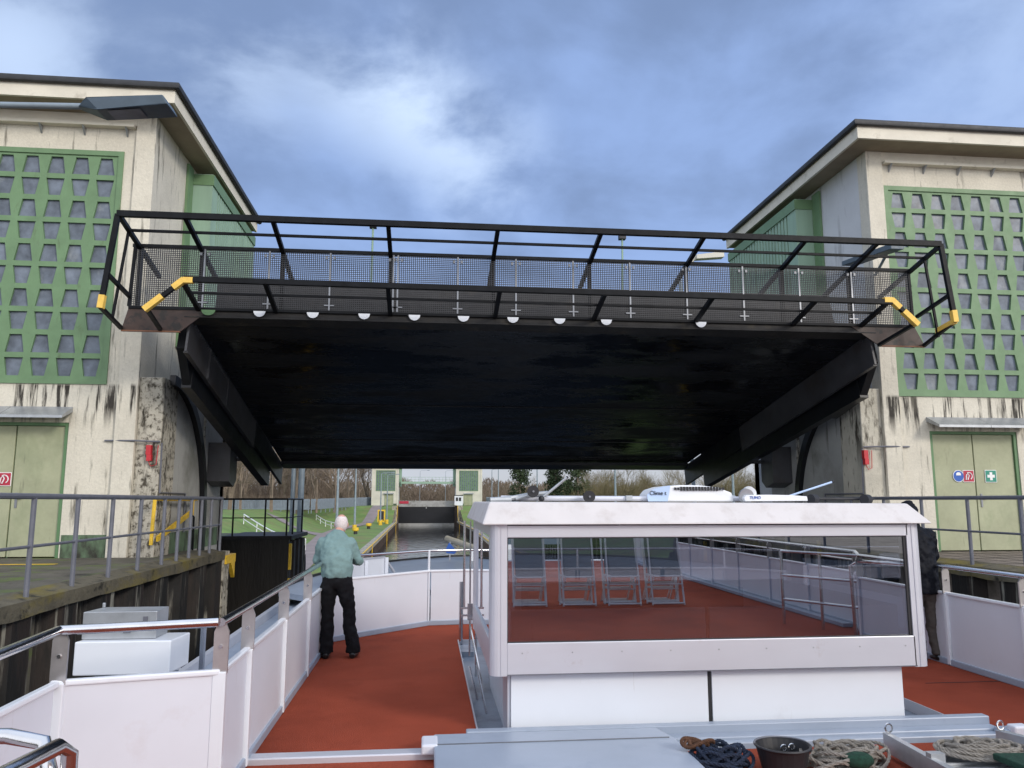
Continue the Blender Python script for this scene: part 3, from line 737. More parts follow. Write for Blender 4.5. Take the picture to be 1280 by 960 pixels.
rl((-4.11, YT, 5.51), (8.41, YT, 5.46), .09, .09)
rl((-4.2, 13.7, 5.41), (8.5, 13.7, 5.37), .04, .04, nm='mid_rail')
for x in (-4.14, -2.79, -.74, 1.19, 3.06, 5.04, 6.99, 8.38):
    MB().bar((x, YT, 5.49), (x, 14.5, 5.17), .075, .065).build('rail_post', 'blackrail', G)
for (xt, xb, xq, xr2, xs) in ((-5.24, -5.40, -4.68, -4.12, -5.44), (9.46, 9.62, 8.85, 8.41, 9.66)):
    zt_ = 6.60; zb_ = 5.0 if xt < 0 else 5.13; zq = 5.0 if xt < 0 else 5.07
    rl((xt, YT, zt_), (xb, YT, zb_+.02), .08, .07, nm='end_rail')
    rl((xb, YT, zb_), (xs, YG, 4.87), .06, .06, nm='end_rail')
    rl(((xt+xb)/2, YT, (zt_+zb_)/2-.25), ((xt+xs)/2, YG, 5.45), .06, .06, nm='end_rail')
    rl((xt, 13.7, 6.49), (xb, 13.7, 4.93), .04, .04, nm='end_rail')
    rl((xr2, YT, 5.49), (xq, YT, zq), .08, .07, nm='end_rail')
    rl((xq, YT, zq), (xq*1.02 if xt < 0 else xq*.985, YG, 4.86), .06, .06, nm='end_rail')
    k = .28
    t = MB(); t.bar((xb, YT, zb_-.02), (xb+(xt-xb)*.12, YT, zb_+.20), .095, .095)
    if xt > 0: t.bar((xb, YT, zb_), (xb+.02, YT+.55, zb_-.07), .085, .085)
    t.build('yellow_tape', 'tape', G)
    v = Vector((xq-xr2, 0, zq-5.49)).normalized()
    t = MB(); a = Vector((xr2, YT, 5.49)); b_ = Vector((xq, YT, zq))
    t.bar(a-v*.02, a+v*.20, .095, .095); t.bar(a-Vector((v.x and math.copysign(.16, v.x), 0, 0)), a, .10, .095); t.build('yellow_tape', 'tape', G)
    t = MB(); t.bar(b_-v*.32, b_+v*.04, .1, .095); t.build('yellow_tape', 'tape', G)
# lamp masts on the gate body
for x, z in ((-1.28, 7.72), (4.25, 7.66)):
    mm = MB(); mm.tube([(x-.02, 16.6, 5.3), (x, 16.6, z)], .022, 6); p = mm.build('lamp_mast', 'cladding', G)
    MB().box(x-.075, x+.075, 16.53, 16.67, z, z+.10).build('lamp_head', 'dark', p)
# ------------------------------------------------------------------ railings on the platforms
def tube_rail(label, pts, post_xy, z=ZP, h=1.1, rad=.03, m='steelgrey'):
    r = thing('railing', label, 'railing', (pts[0][0], pts[0][1], z))
    MB().tube([(p[0], p[1], z+h) for p in pts], rad*1.1, 8).build('top_rail', m, r, smooth=True)
    MB().tube([(p[0], p[1], z+h*.5) for p in pts], rad*.6, 8).build('mid_rail', m, r, smooth=True)
    for p in post_xy: MB().tube([(p[0], p[1], z-.02), (p[0], p[1], z+h)], rad, 8).build('post', m, r, smooth=True)
    return r
tube_rail('grey tube railing along the left lock wall coping', [(-4.36, -12), (-4.36, 17.45)], [(-4.36, y) for y in (-8, -6.2, -4.4, -2.6, -.8, 1, 2.8, 4.6, 6.4, 8.2, 9.34, 10.46, 11.57, 12.67, 13.76, 14.54, 15.26, 15.95, 16.64, 17.42)])
tube_rail('black railing on the block behind the left recess', [(-6.0, 17.5), (-6.0, 24.15), (-4.15, 24.15), (-4.15, 27)], [(-5.98, 18), (-6.0, 21), (-5.7, 24.15), (-4.78, 24.15), (-4.15, 24.15), (-4.15, 25.2), (-4.15, 27)], m='blackrail', rad=.026)
tube_rail('grey tube railing along the right lock wall coping', [(8.95, -12), (8.95, 17.45)], [(8.95, y) for y in (-8, -6.2, -4.4, -2.6, -.8, 1, 2.8, 4.6, 6.4, 8.2, 9.9, 11.17, 12.36, 13.6, 14.8, 16, 17.4)])
a = MB(); a.tube([(-5.6, 17.4, ZP), (-5.55, 17.4, ZP+.9), (-5.3, 17.4, ZP+.9), (-5.3, 17.7, ZP+.1)], .03, 6)
# yellow barrier behind the left railing
yb = thing('barrier', 'yellow pipe barrier by the stained pier of the left tower', 'barrier', (-4.8, 14.4, ZP))
MB().tube([(-5.02, 15.2, ZP+.25), (-5.0, 15.2, ZP+1.08), (-4.93, 17.6, ZP+1.08)], .035, 8).build('frame', 'yellow', yb)
MB().bar((-4.98, 15.4, ZP+.35), (-4.93, 17.3, ZP+.82), .04, .10).build('brace', 'yellow', yb); MB().bar((-4.93, 17.3, ZP+.75), (-4.93, 17.3, ZP+1.1), .05, .14).build('bracket', 'yellow', yb)
lf = thing('ladder_rail', 'black bent ladder handle at the end of the left coping', 'ladder', (-5.5, 18, ZP))
MB().tube([(-5.45, 18.0, -1.5), (-5.45, 18.0, ZP+.6), (-5.40, 18.0, ZP+.8), (-5.2, 18.0, ZP+.82), (-5.08, 18.0, ZP+.7), (-5.05, 18.0, -.4)], .022, 6).build('handle', 'blackrail', lf)
# ------------------------------------------------------------------ lamps
def street_lamp(x, y, z0, h, label, arm=1.6, dirx=1, r=.075, base=None, group=None):
    t = thing('street_lamp', label, 'street lamp', (x, y, z0), group)
    MB().tube([(x, y, z0), (x, y, z0+h*.4), (x, y, z0+h)], r, 8, rs=[r*1.2, r, r*.65]).build('pole', 'pole', t, smooth=True)
    MB().tube([(x, y, z0+h-.05), (x+dirx*.25, y, z0+h+.12), (x+dirx*arm, y, z0+h+.2)], r*.5, 6).build('arm', 'pole', t)
    hx = x+dirx*arm; MB().prism([(hx-.05*dirx, z0+h+.26), (hx+dirx*.75, z0+h+.30), (hx+dirx*.72, z0+h+.12), (hx, z0+h+.14)], 'y', y-.15, y+.15).build('lamp_head', 'pole', t)
    if base: MB().disc((x, y, z0+base*.5), .32, (0, 0, 1), base, 12).build('base', 'yellow', t)
    return t
# close lamp reaching in from the left
t = thing('street_lamp', 'grey street lamp with a wedge shaped head reaching in at the top left', 'street lamp', (-8.6, 6.8, ZP))
MB().tube([(-8.6, 6.8, ZP), (-8.6, 6.8, 5.15)], .08, 10, rs=[.10, .06]).build('pole', 'pole', t, smooth=True)
MB().tube([(-8.6, 6.8, 5.12), (-8.3, 6.83, 5.27), (-3.85, 7.0, 5.345), (-3.15, 7.0, 5.37)], .028, 10).build('arm', 'pole', t, smooth=True)
hd = MB()
i = 0
P0 = [(-3.18, 7.0-.04, 5.35), (-3.08, 7.0-.13, 5.40), (-2.42, 7.0-.15, 5.45), (-2.37, 7.0-.15, 5.36), (-2.98, 7-.13, 5.285)]
P1 = [(-3.18, 7.0+.04, 5.35), (-3.08, 7.0+.13, 5.42), (-2.42, 7.0+.15, 5.47), (-2.37, 7.0+.15, 5.38), (-2.98, 7+.13, 5.305)]
hd.v = P0+P1; n = 5
hd.f = [tuple(range(5)), tuple(reversed(range(5, 10)))]+[(k, (k+1) % 5, 5+(k+1) % 5, 5+k) for k in range(5)]
M_['lampgrey'] = mat('lamp_housing', (.055, .085, .115), .45, nscale=6, namt=.15)
h = hd.build('lamp_head', 'lampgrey', t, bevel=.012)
MB().quad((-2.90, 6.90, 5.290), (-2.62, 6.89, 5.323), (-2.62, 7.10, 5.338), (-2.90, 7.10, 5.303)).build('diffuser', 'pane', h, fix=False)
# lamp on the right tower
t = thing('wall_lamp', 'blue grey lamp mounted on the right tower corner behind the gate railing', 'lamp', (9.5, 15, 6.9))
hd = MB(); hd.v = [(9.18, 14.3, 6.98), (9.46, 14.3, 6.98), (9.46, 14.3, 6.86), (9.18, 14.3, 6.86), (8.62, 15.2, 6.86), (8.92, 15.2, 6.86), (8.92, 15.2, 6.76), (8.62, 15.2, 6.76)]
hd.f = [(0, 1, 2, 3), (7, 6, 5, 4), (0, 4, 5, 1), (1, 5, 6, 2), (2, 6, 7, 3), (3, 7, 4, 0)]
hd.build('lamp_head', 'lampgrey', t, bevel=.01); MB().tube([(9.3, 14.6, 6.9), (9.6, 15.6, 6.7)], .03, 8).build('arm', 'pole', t)
t = thing('street_lamp', 'pale lamp arm tilted beside the right clad shaft above the gate', 'street lamp', (8.5, 24, ZP))
MB().tube([(9.0, 26, ZP), (8.7, 26, 9.6)], .07, 8).build('pole', 'pole', t); MB().tube([(8.7, 26, 9.6), (8.9, 26, 10.0), (9.3, 26, 10.4)], .07, 8).build('arm', 'farcream', t)
MB().prism([(9.3, 10.45), (10.3, 10.6), (10.3, 10.4), (9.3, 10.3)], 'y', 25.85, 26.15).build('lamp_head', 'farcream', t)
# twin poles close behind the left block
for x, lab in ((-4.55, 'grey pole left of the pair behind the left block'), (-4.28, 'thicker blue grey pole right of the pair behind the left block')):
    t = thing('steel_pole', lab, 'pole', (x, 27.5, -1)); MB().tube([(x, 27.4, -.5), (x, 27.4, 6.0)], .07 if x < -4.4 else .10, 10).build('shaft', 'pole', t, smooth=True)
    MB().box(x-.14, x+.14, 27.26, 27.54, 5.95, 6.1).build('cap', 'dark', t)
for (x, y, h, lab) in ((-10.6, 95, 9, 'tall lamp pole with yellow base nearest on the left bank'), (-10.6, 118, 9, 'second lamp pole with yellow base on the left bank'), (-8.3, 142, 9, 'thin lamp pole in front of the far left tower'), (-7.6, 150, 9, 'thin lamp pole right of the black and yellow board')):
    street_lamp(x, y, terr(x, y), h, lab, base=.8, dirx=1, r=.15 if y < 120 else .12)
for (x, y, h, dx, lab) in ((15.5, 175, 10, -1, 'curved lamp standard right of the far right tower'), (16.6, 120, 10, 1, 'lamp pole in front of the left evergreen'), (22.8, 95, 9.6, 1, 'blue grey pole in front of the right evergreen'), (31, 78, 9, 1, 'pole seen below the right end of the gate'), (14.3, 178, 8, 1, 'thin lamp pole beside the far right tower'), (-2.2, 212, 9, 1, 'thin mast left behind the far footbridge'), (4.6, 212, 9, 1, 'thin mast right behind the far footbridge')):
    street_lamp(x, y, terr(x, y) if abs(x) > 7 else .7, h, lab, arm=1.8, dirx=dx, r=.11 if x < 20 and x > 7 else (.06 if abs(x) < 7 else .13))
# bollards on the left bank
def bollard(x, y, label):
    t = thing('bollard', label, 'bollard', (x, y, terr(x, y)), 'yellow bollards on the banks'); z = terr(x, y)
    MB().tube([(x, y, z-.05), (x, y, z+.45)], .22, 12, rs=[.26, .22]).build('stem', 'dark', t); MB().tube([(x, y, z+.4), (x, y, z+.5), (x, y, z+.85)], .4, 14, rs=[.34, .42, .40]).build('cap', 'yellow', t)
for x, y, lab in ((-9.2, 104, 'yellow mushroom bollard nearest on the left bank'), (-9.0, 124, 'yellow bollard in the middle of the left bank'), (-8.5, 146, 'yellow bollard farthest on the left bank, by the board'), (9.6, 100, 'yellow bollard on the right bank by the cabin roof'), (9.9, 128, 'yellow bollard farther along the right bank')): bollard(x, y, lab)
t = thing('signal_board', 'black board with yellow frame on the left bank', 'signal board', (-8.6, 150, terr(-8.6, 150))); z = terr(-8.6, 150)
MB().box(-9.3, -7.9, 150.0, 150.12, z+.3, z+2.6).build('frame', 'yellow', t); MB().box(-9.05, -8.15, 149.95, 150.0, z+.6, z+2.35).build('board', 'dark', t)
t = thing('lifebuoy_box', 'red lifebuoy case on a dark post beside the path', 'lifebuoy case', (-4.86, 45, -2.4))
MB().tube([(-4.86, 45, -2.4), (-4.86, 45, .1)], .05, 8).build('post', 'dark', t); MB().box(-5.03, -4.70, 44.85, 44.98, .02, .95).build('case', 'red', t, bevel=.06)
# white hand rails on the bank
def bank_rail(a, b, lab):
    t = thing('hand_rail', lab, 'hand rail', (*a, terr(*a))); n = 5
    def q(f, h): x = a[0]+(b[0]-a[0])*f; y = a[1]+(b[1]-a[1])*f; return (x, y, terr(x, y)+h)
    MB().tube([q(k/8, 1.0) for k in range(9)], .06, 6).build('top_rail', 'signwhite', t); MB().tube([q(k/8, .5) for k in range(9)], .045, 6).build('mid_rail', 'signwhite', t)
    for k in range(n): MB().tube([q(k/(n-1), 0), q(k/(n-1), 1.0)], .05, 6).build('post', 'signwhite', t)
bank_rail((-19.2, 86), (-10.4, 70), 'white hand rail down the grass bank, nearer one'); bank_rail((-20.5, 150), (-12.8, 116), 'white hand rail down the grass bank, farther one')
# palisade fence along the top of the bank
def fence(p0, p1, z0, z1, lab, h=1.9):
    t = thing('palisade_fence', lab, 'fence', (p0[0], p0[1], z0)); L = math.dist(p0, p1); n = int(L/.33)
    def q(f, hh): return (p0[0]+(p1[0]-p0[0])*f, p0[1]+(p1[1]-p0[1])*f, z0+(z1-z0)*f+hh)
    m = MB()
    for k in range(n): m.bar(q(k/n, .05), q(k/n, h), .24, .03, up=(0, 1, 0))
    m.build('pales', 'fence', t); m = MB(); m.bar(q(0, .3), q(1, .3), .06, .08); m.bar(q(0, h-.3), q(1, h-.3), .06, .08); m.build('rail', 'fence', t)
    m = MB()
    for k in range(0, int(L/3)+1): m.bar(q(min(1, k*3/L), -.6), q(min(1, k*3/L), h+.05), .12)
    m.build('post', 'fence', t)
fence((-46, 112), (-20.5, 142), .35, .25, 'pale blue grey palisade fence at the top of the left bank'); fence((-20.3, 142), (-13.2, 190), .25, .8, 'grey palisade fence running on to the far left tower')
fence((13.6, 184), (40, 130), .8, .3, 'grey fence on the right bank below the brush')
# ------------------------------------------------------------------ far gate, footbridge, road bridge
t = thing('far_gate', 'closed black lock gate at the far end of the chamber', 'lock gate', (-.2, 183, ZW))
MB().box(-6.6, 6.0, 182.2, 182.8, -6, .45).build('gate_leaf', 'black', t); MB().box(-6.6, 6.0, 181.6, 182.2, -3.9, -3.2).build('sill_beam', 'greywall', t)
MB().box(-.45, -.3, 182.1, 182.2, .15, .35).build('lamp', 'signwhite', t)
t = thing('weir_bridge', 'grey concrete crossing with parapet above the far gate', 'bridge', (-.2, 184, 1))
MB().box(-6.7, 6.3, 183, 186, .5, .95).build('deck', 'greywall', t)
m = MB(); 
for k in range(9): m.box(-6.7+k*1.62, -6.6+k*1.62, 183.0, 183.1, .95, 2.0)
m.box(-6.7, 6.3, 183.02, 183.08, 1.0, 1.85); m.build('parapet', 'greywall', t); MB().box(-6.5, -4.4, 182.9, 182.99, 1.2, 1.8).build('red_panel', 'signred', t)
t = thing('footbridge', 'pale green footbridge between the two far towers', 'bridge', (-.2, 185, 6.2))
MB().box(-6.3, 5.9, 184.2, 185.6, 5.75, 6.25).build('deck', 'cladding', t)
m = MB(); m.box(-6.3, 5.9, 184.2, 184.26, 7.25, 7.32); m.box(-6.3, 5.9, 184.2, 184.26, 6.7, 6.75)
for k in range(16): m.box(-6.3+k*.8, -6.24+k*.8, 184.2, 184.26, 6.25, 7.25)
m.build('railing', 'cladding', t)
t = thing('control_hut', 'small white hut with two windows beside the far right tower', 'hut', (6.9, 180, .8))
MB().box(6.0, 7.9, 180.5, 182.4, .8, 3.0).build('wall', 'whitegloss', t); MB().box(6.3, 6.8, 180.45, 180.5, 1.8, 2.6).build('window', 'dark', t); MB().box(7.0, 7.5, 180.45, 180.5, 1.8, 2.6).build('window', 'dark', t); MB().box(5.9, 8.0, 180.4, 182.5, 3.0, 3.15).build('roof', 'roof', t)
# ------------------------------------------------------------------ trees
def bare_tree_mesh(seed, h, spread, lean=.0, levels=5, dense=1.0, m='bark', bushy=False):
    rnd = random.Random(seed); mb = MB(); segs = []
    def seg(a, b, ra, rb):
        d = b-a
        if d.length < 1e-5: return
        d.normalize(); u = Vector((0, 0, 1)) if abs(d.z) < .9 else Vector((1, 0, 0)); x = d.cross(u).normalized(); y = d.cross(x); i = len(mb.v)
        for p, r in ((a, ra), (b, rb)):
            for k in range(3):
                an = 2.094*k; mb.v.append(tuple(p+x*math.cos(an)*r+y*math.sin(an)*r))
        for k in range(3): mb.f.append((i+k, i+(k+1) % 3, i+3+(k+1) % 3, i+3+k))
    def grow(p, d, ln, r, lv):
        n = 3
        for k in range(n):
            q = p+d*ln/n; r2 = r*(1-.22/n*1.6); seg(p, q, r, r2); p = q; r = r2
            d = (d+Vector((rnd.uniform(-.22, .22), rnd.uniform(-.22, .22), rnd.uniform(-.03, .16)))).normalized()
            if lv > 0 and (k > 0 or bushy or lv < levels):
                for _ in range(1 if rnd.random() < .75*dense else 2):
                    an = rnd.uniform(0, 6.283); tilt = rnd.uniform(.45, 1.0)
                    ax = d.cross(Vector((math.cos(an), math.sin(an), .1))).normalized()
                    nd = (Matrix.Rotation(tilt, 3, ax) @ d); nd.z += .12; nd.normalize()
                    grow(p, nd, ln*rnd.uniform(.52, .78)*spread, r*.55, lv-1)
        if lv > 0: grow(p, d, ln*.72, r*.8, lv-1)
    grow(Vector((0, 0, -.4)), Vector((rnd.uniform(-.08, .08), rnd.uniform(-.08, .08), 1)).normalized(), h*.34, h*.016+.03, levels)
    top = max(v[2] for v in mb.v); k = h/top
    mb.v = [(a*k, b*k, c*k) for a, b, c in mb.v]
    me = bpy.data.meshes.new('tree_crown'); me.from_pydata(mb.v, [], mb.f); me.update(); me.materials.append(M_[m])
    return me
def trunk_mesh(h):
    mb = MB(); mb.tube([(0, 0, -.5), (.03, 0, h*.15), (0, .05, h*.34)], 1, 7, rs=[h*.010+.03, h*.008+.02, h*.006+.01]); me = bpy.data.meshes.new('tree_trunk'); me.from_pydata(mb.v, [], mb.f); me.materials.append(M_['bark']); return me
protos = [(bare_tree_mesh(11+k, 15, .95, levels=5), trunk_mesh(15)) for k in range(4)]
bprotos = [bare_tree_mesh(41+k, 7, 1.05, levels=5, m='bark2', bushy=True, dense=.9) for k in range(3)]
def place_tree(x, y, z, sc, rz, k, label, group, bush=False):
    t = thing('bush' if bush else 'bare_tree', label, 'bush' if bush else 'tree', (x, y, z), group)
    t.rotation_euler[2] = rz; t.scale = (sc, sc, sc)
    if bush:
        o = bpy.data.objects.new('crown', bprotos[k % 3]); C.objects.link(o); o.parent = t; o['stub'] = 0; del o['stub']
    else:
        for nm, me in (('crown', protos[k % 4][0]), ('trunk', protos[k % 4][1])):
            o = bpy.data.objects.new(nm, me); C.objects.link(o); o.parent = t
rt = random.Random(5)
n = 0
for row, (y0, x0, x1, st) in enumerate(((128, -46, -24, 2.6), (150, -50, -17, 2.7), (172, -54, -17, 2.8), (196, -60, -14, 3.1), (225, -66, -14, 3.5))):
    x = x0
    while x < x1:
        place_tree(x+rt.uniform(-1, 1), y0+rt.uniform(-7, 7), .2, rt.uniform(.85, 1.35), rt.uniform(0, 6.28), rt.randrange(4), 'tall bare brown tree in the wood behind the left palisade fence', 'bare trees behind the left fence'); x += st*rt.uniform(.8, 1.2); n += 1
for k in range(26):
    x = 24+k*2.1; y = 115+rt.uniform(-12, 18)-k*.8
    place_tree(x, y, .2, rt.uniform(.85, 1.25), rt.uniform(0, 6.28), k, 'olive brown leafless bush in the thicket on the right bank', 'bushes on the right bank', True)
for k in range(22):
    x = 22+k*3.0; y = 160+rt.uniform(-10, 20)
    place_tree(x, y, .2, rt.uniform(.95, 1.45), rt.uniform(0, 6.28), k, 'olive brown leafless bush in the thicket on the right bank', 'bushes on the right bank', True)
def stuff_wood(name, zones, seed, m, label):
    r = random.Random(seed); mb = MB()
    for (x0, x1, y0, y1, z0, zt, n) in zones:
        for _ in range(n):
            x = r.uniform(x0, x1); y = r.uniform(y0, y1); hh = zt*(.72+.28*math.sin(x*.23+1.3)*math.sin(x*.07+y*.05))*r.uniform(.25, 1.0)
            L = r.uniform(.8, 2.4); a = Vector((x, y, max(z0, terr(x, y) if y < 240 else z0)+max(0, hh-L))); d = Vector((r.gauss(0, .38), r.gauss(0, .2), 1)).normalized()*L; w = r.uniform(.03, .10)*(y0/150)
            b = a+d; s = Vector((w, 0, 0)); mb.quad(a-s, a+s, b)
            mb.quad(a-Vector((0, w, 0)), a+Vector((0, w, 0)), b)
    o = mb.build(name, m, kind='stuff', fix=False); o['label'] = label; o['category'] = 'wood'; return o
stuff_wood('undergrowth', ((-60, -21, 146, 215, .1, 5.0, 22000), (-60, -22, 160, 200, .1, 9, 7000)), 3, 'bark', 'brown leafless undergrowth filling the wood behind the left fence')
stuff_wood('distant_wood', ((-60, 60, 330, 420, .5, 13, 26000), (8, 120, 250, 330, .5, 9, 16000)), 4, 'bark', 'low brown wood on the horizon beyond the far gate')
stuff_wood('thicket', ((20, 95, 108, 185, .1, 5.2, 30000),), 6, 'bark2', 'dense olive brown thicket on the right bank')
# two darker evergreens
def evergreen(x, y, h, rad, seed, label):
    r = random.Random(seed); t = thing('evergreen_tree', label, 'tree', (x, y, 0)); m = MB()
    m.tube([(x, y, -.3), (x, y, h*.9)], .2, 7, rs=[.25, .06])
    m.build('trunk', 'bark', t); c = MB()
    for k in range(46):
        a = r.uniform(0, 6.28); zz = r.uniform(.25, 1)*h; rr = rad*(1.1-zz/h*.75)*r.uniform(.4, 1); p = Vector((x+math.cos(a)*rr, y+math.sin(a)*rr, zz))
        for _ in range(70):
            q = p+Vector((r.gauss(0, .45), r.gauss(0, .45), r.gauss(0, .3))); s = r.uniform(.08, .2)
            u = Vector((r.uniform(-1, 1), r.uniform(-1, 1), r.uniform(-1, 1))).normalized()*s; v = Vector((r.uniform(-1, 1), r.uniform(-1, 1), r.uniform(-1, 1))).normalized()*s
            c.quad(q-u, q+v, q+u, q-v)
    c.build('crown', 'leaf', t, fix=False)
evergreen(14.5, 125, 9.3, 1.9, 1, 'slim dark evergreen tree left of the black roof wheels'); evergreen(22.5, 118, 8.4, 3.0, 2, 'broad dark evergreen tree behind the cabin roof tube'); evergreen(19.8, 122, 7.8, 1.4, 3, 'small dark evergreen tree between the slim and the broad one')
# ------------------------------------------------------------------ the boat
BT = thing('passenger_boat', 'white passenger boat with red carpeted sun deck that fills the foreground', 'boat', (2.35, 6, 0))
XL, XR = -1.27, 5.95
# deck in pieces round the cabin well
WX0, WX1, WY0, WY1 = .42, 4.50, 6.42, 10.9
m = MB()
m.box(XL-.05, WX0, 6.20, 11.3, -.06, 0); m.box(WX1, XR+.05, 6.20, 11.3, -.06, 0); m.box(WX0, WX1, WY1, 12.0, -.06, 0); m.box(WX0, WX1, 6.20, WY0, -.06, 0)
m.prism([(XL, 11.3), (WX0, 11.3), (WX0, 12.25), (.03, 12.24)], 'z', -.06, 0); m.prism([(WX1, 11.3), (XR, 11.3), (4.67, 12.24), (WX1, 12.25)], 'z', -.06, 0); m.prism([(WX0, 12.0), (WX1, 12.0), (WX1, 12.25), (3.7, 12.38), (1.0, 12.38), (WX0, 12.25)], 'z', -.06, 0)
m.build('deck', 'carpet', BT)
m = MB().box(-2.3, 6.5, -12, 6.07, -.06, -.012); m.build('aft_deck', 'carpet', BT)
MB().box(5.1, XR-.03, 7.9, 7.908, .0005, .004).build('deck_seam', 'dark', BT); MB().box(4.52, XR-.03, 9.9, 9.907, .0005, .004).build('deck_seam', 'dark', BT)
m = MB().box(XL-.02, .08, 6.07, 6.20, -.05, .035); m.build('threshold', 'alu', BT, bevel=.01)
MB().box(-.02, .10, 6.0, 6.24, .036, .11).build('hinge_block', 'white', BT, bevel=.015)
m = MB().box(WX1+.05, XR+.02, 6.07, 6.20, -.05, .06); m.build('threshold', 'bluegrey', BT, bevel=.01)
MB().box(4.60, 4.74, 6.02, 6.12, .0, .10).build('hinge_block', 'white', BT, bevel=.015)
# well: walls and floor
m = MB().box(WX0+.002, WX0+.014, WY0+.002, WY1-.014, -.55, .012); m.box(WX1-.014, WX1-.002, WY0+.002, WY1-.014, -.55, .012); m.box(WX0+.002, WX1-.002, WY1-.014, WY1-.002, -.55, .012); m.build('well_edge', 'alu', BT)
m = MB().box(WX0+.015, WX1-.015, WY0+.003, WY1-.016, -.118, -.085); m.build('well_floor', 'wellgrey', BT)
m = MB().box(WX0-.10, WX1+.12, WY0-.09, WY0, -.05, .10); m.box(WX0-.10, WX1+.12, 6.205, WY0-.09, -.03, .04); m.box(WX0-.12, WX1+.14, 6.12, 6.205, -.05, .02); m.build('front_coaming', 'bluegrey', BT, bevel=.008)
m = MB().prism([(4.06, 8.6), (4.10, 6.46), (4.48, 6.46)], 'z', -.3, -.28); m.build('well_plate', 'wellgrey', BT)
# hatch on the aft deck
m = MB().prism([(.07, 5.2), (1.86, 5.2), (1.86, 6.03), (1.80, 6.30), (.07, 6.30)], 'z', -.01, .10); hh = m.build('hatch', 'bluegrey', BT, bevel=.012)
MB().box(.09, 1.82, 6.02, 6.03, .101, .107).build('seam', 'galvbar', hh)
# bulwark
def bulwark(p0, p1, n, posts=True, ztop=.81):
    a = Vector((*p0, 0)); b = Vector((*p1, 0)); d = (b-a); L = d.length; d.normalize(); nrm = Vector((-d.y, d.x, 0))
    for k in range(n):
        q0 = a+d*(L*k/n+.035); q1 = a+d*(L*(k+1)/n-.035)
        MB().bar(q0+Vector((0, 0, .42)), q1+Vector((0, 0, .42)), .018, .74).build('bulwark_panel', 'white', BT)
    MB().bar(a+Vector((0, 0, ztop-.012)), b+Vector((0, 0, ztop-.012)), .05, .035).build('top_trim', 'whitegloss', BT, bevel=.01)
    MB().bar(a+Vector((0, 0, .035)), b+Vector((0, 0, .035)), .06, .07).build('bottom_trim', 'bluegrey', BT, bevel=.008)
def post(x, y, wide=True, face='x', m='steelplate', h=1.1):
    face = 'y'
    MB().box(x-.04, x+.04, y-.025, y+.025, .01, .80).build('post_channel', 'whitegloss', BT, bevel=.006)
    s = MB()
    if face == 'x': s.prism([(y-.045, .79), (y+.045, .79), (y+.045, h-.06), (y+.02, h-.0), (y-.02, h-.0), (y-.045, h-.06)], 'x', x-.008, x+.008)
    else: s.prism([(x-.045, .79), (x+.045, .79), (x+.045, h-.06), (x+.02, h-.0), (x-.02, h-.0), (x-.045, h-.06)], 'y', y-.008, y+.008)
    p = s.build('rail_post', m, BT)
    MB().disc((x, y-.01, .95), .012, (0, 1, 0), .014, 8).build('bolt', 'stainless', p)
def handrail(pts, r=.026): MB().tube(pts, r, 12).build('handrail', 'stainless', BT, smooth=True)
H = 1.1
# left side
ys = [5.25, 6.0, 7.42, 8.85, 10.94]
for a, b in zip(ys, ys[1:]): bulwark((XL, a), (XL, b), 1)
for y in ys[:-1]: post(XL, y)
handrail([(XL, y, H) for y in (5.22, 6, 7.42, 8.85, 10.9)]+[(-1.05, 11.15, H)])
bulwark((-2.17, 5.03), (XL, 5.25), 1); handrail([(-2.13, 5.0, H), (XL-.02, 5.22, H)], .029)
post(-2.13, 5.03, face='y')
bulwark((-2.10, 3.0), (-2.13, 5.0), 1); bulwark((-2.10, -12), (-2.10, 3.0), 8)
handrail([(-2.13, 4.98, H), (-2.06, 3.8, H), (-2.06, -12, H)], .029)
# front, an open curve
fp = [(XL, 10.94), (-1.09, 11.14), (.03, 12.24), (1.0, 12.37), (2.35, 12.42), (3.7, 12.37), (4.67, 12.24), (5.78, 11.14), (XR, 10.94)]
for a, b in zip(fp, fp[1:]): bulwark(a, b, 1)
for (x, y) in (fp[2], fp[4], fp[6]):
    MB().tube([(x, y, .02), (x, y, H)], .018, 8).build('rail_post', 'whitegloss', BT, smooth=True)
handrail([(-1.05, 11.18, H), (.03, 12.26, H), (1.0, 12.39, H), (2.35, 12.44, H), (3.7, 12.39, H), (4.67, 12.26, H), (5.75, 11.18, H)], .02)
# right side
ys = [10.94, 9.9, 8.7, 7.5, 6.2, 4.9, 3.6, 2.3]
for a, b in zip(ys, ys[1:]): bulwark((XR, a), (XR, b), 1); 
for y in ys[2:]: post(XR, y)
bulwark((XR, 2.3), (6.35, 1.5), 1); bulwark((6.35, 1.5), (6.35, -12), 9)
for y in (1.5, 0, -1.5, -3, -4.5, -6): post(6.35, y)
handrail([(5.80, 11.1, H), (XR, 10.9, H), (XR, 2.3, H), (6.35, 1.5, H), (6.35, -12, H)], .026)
handrail([(6.33, 1.5, .98), (6.33, -12, .98)], .014)
m = MB().box(6.15, 6.3, -12, 1.4, .0, .05); m.build('gutter_strip', 'bluegrey', BT)
# aft stair rail seen mirrored in the cabin glass
m = MB()
pr = [(5.62, 1.25), (5.93, 1.8), (6.15, 2.2)]
for z in (1.08, .72, .36): m.tube([(5.45, .95, z), (6.1, 2.1, z)], .02, 8)
for x, y in ((5.45, .95), (5.78, 1.52), (6.1, 2.1)): m.tube([(x, y, -.02), (x, y, 1.08)], .024, 8)
m.tube([(5.9, 2.2, 0), (5.88, 2.2, .95), (5.95, 2.3, 1.02), (6.3, 2.9, 1.02)], .026, 8)
m.build('stair_rail', 'stainless', BT, smooth=True)
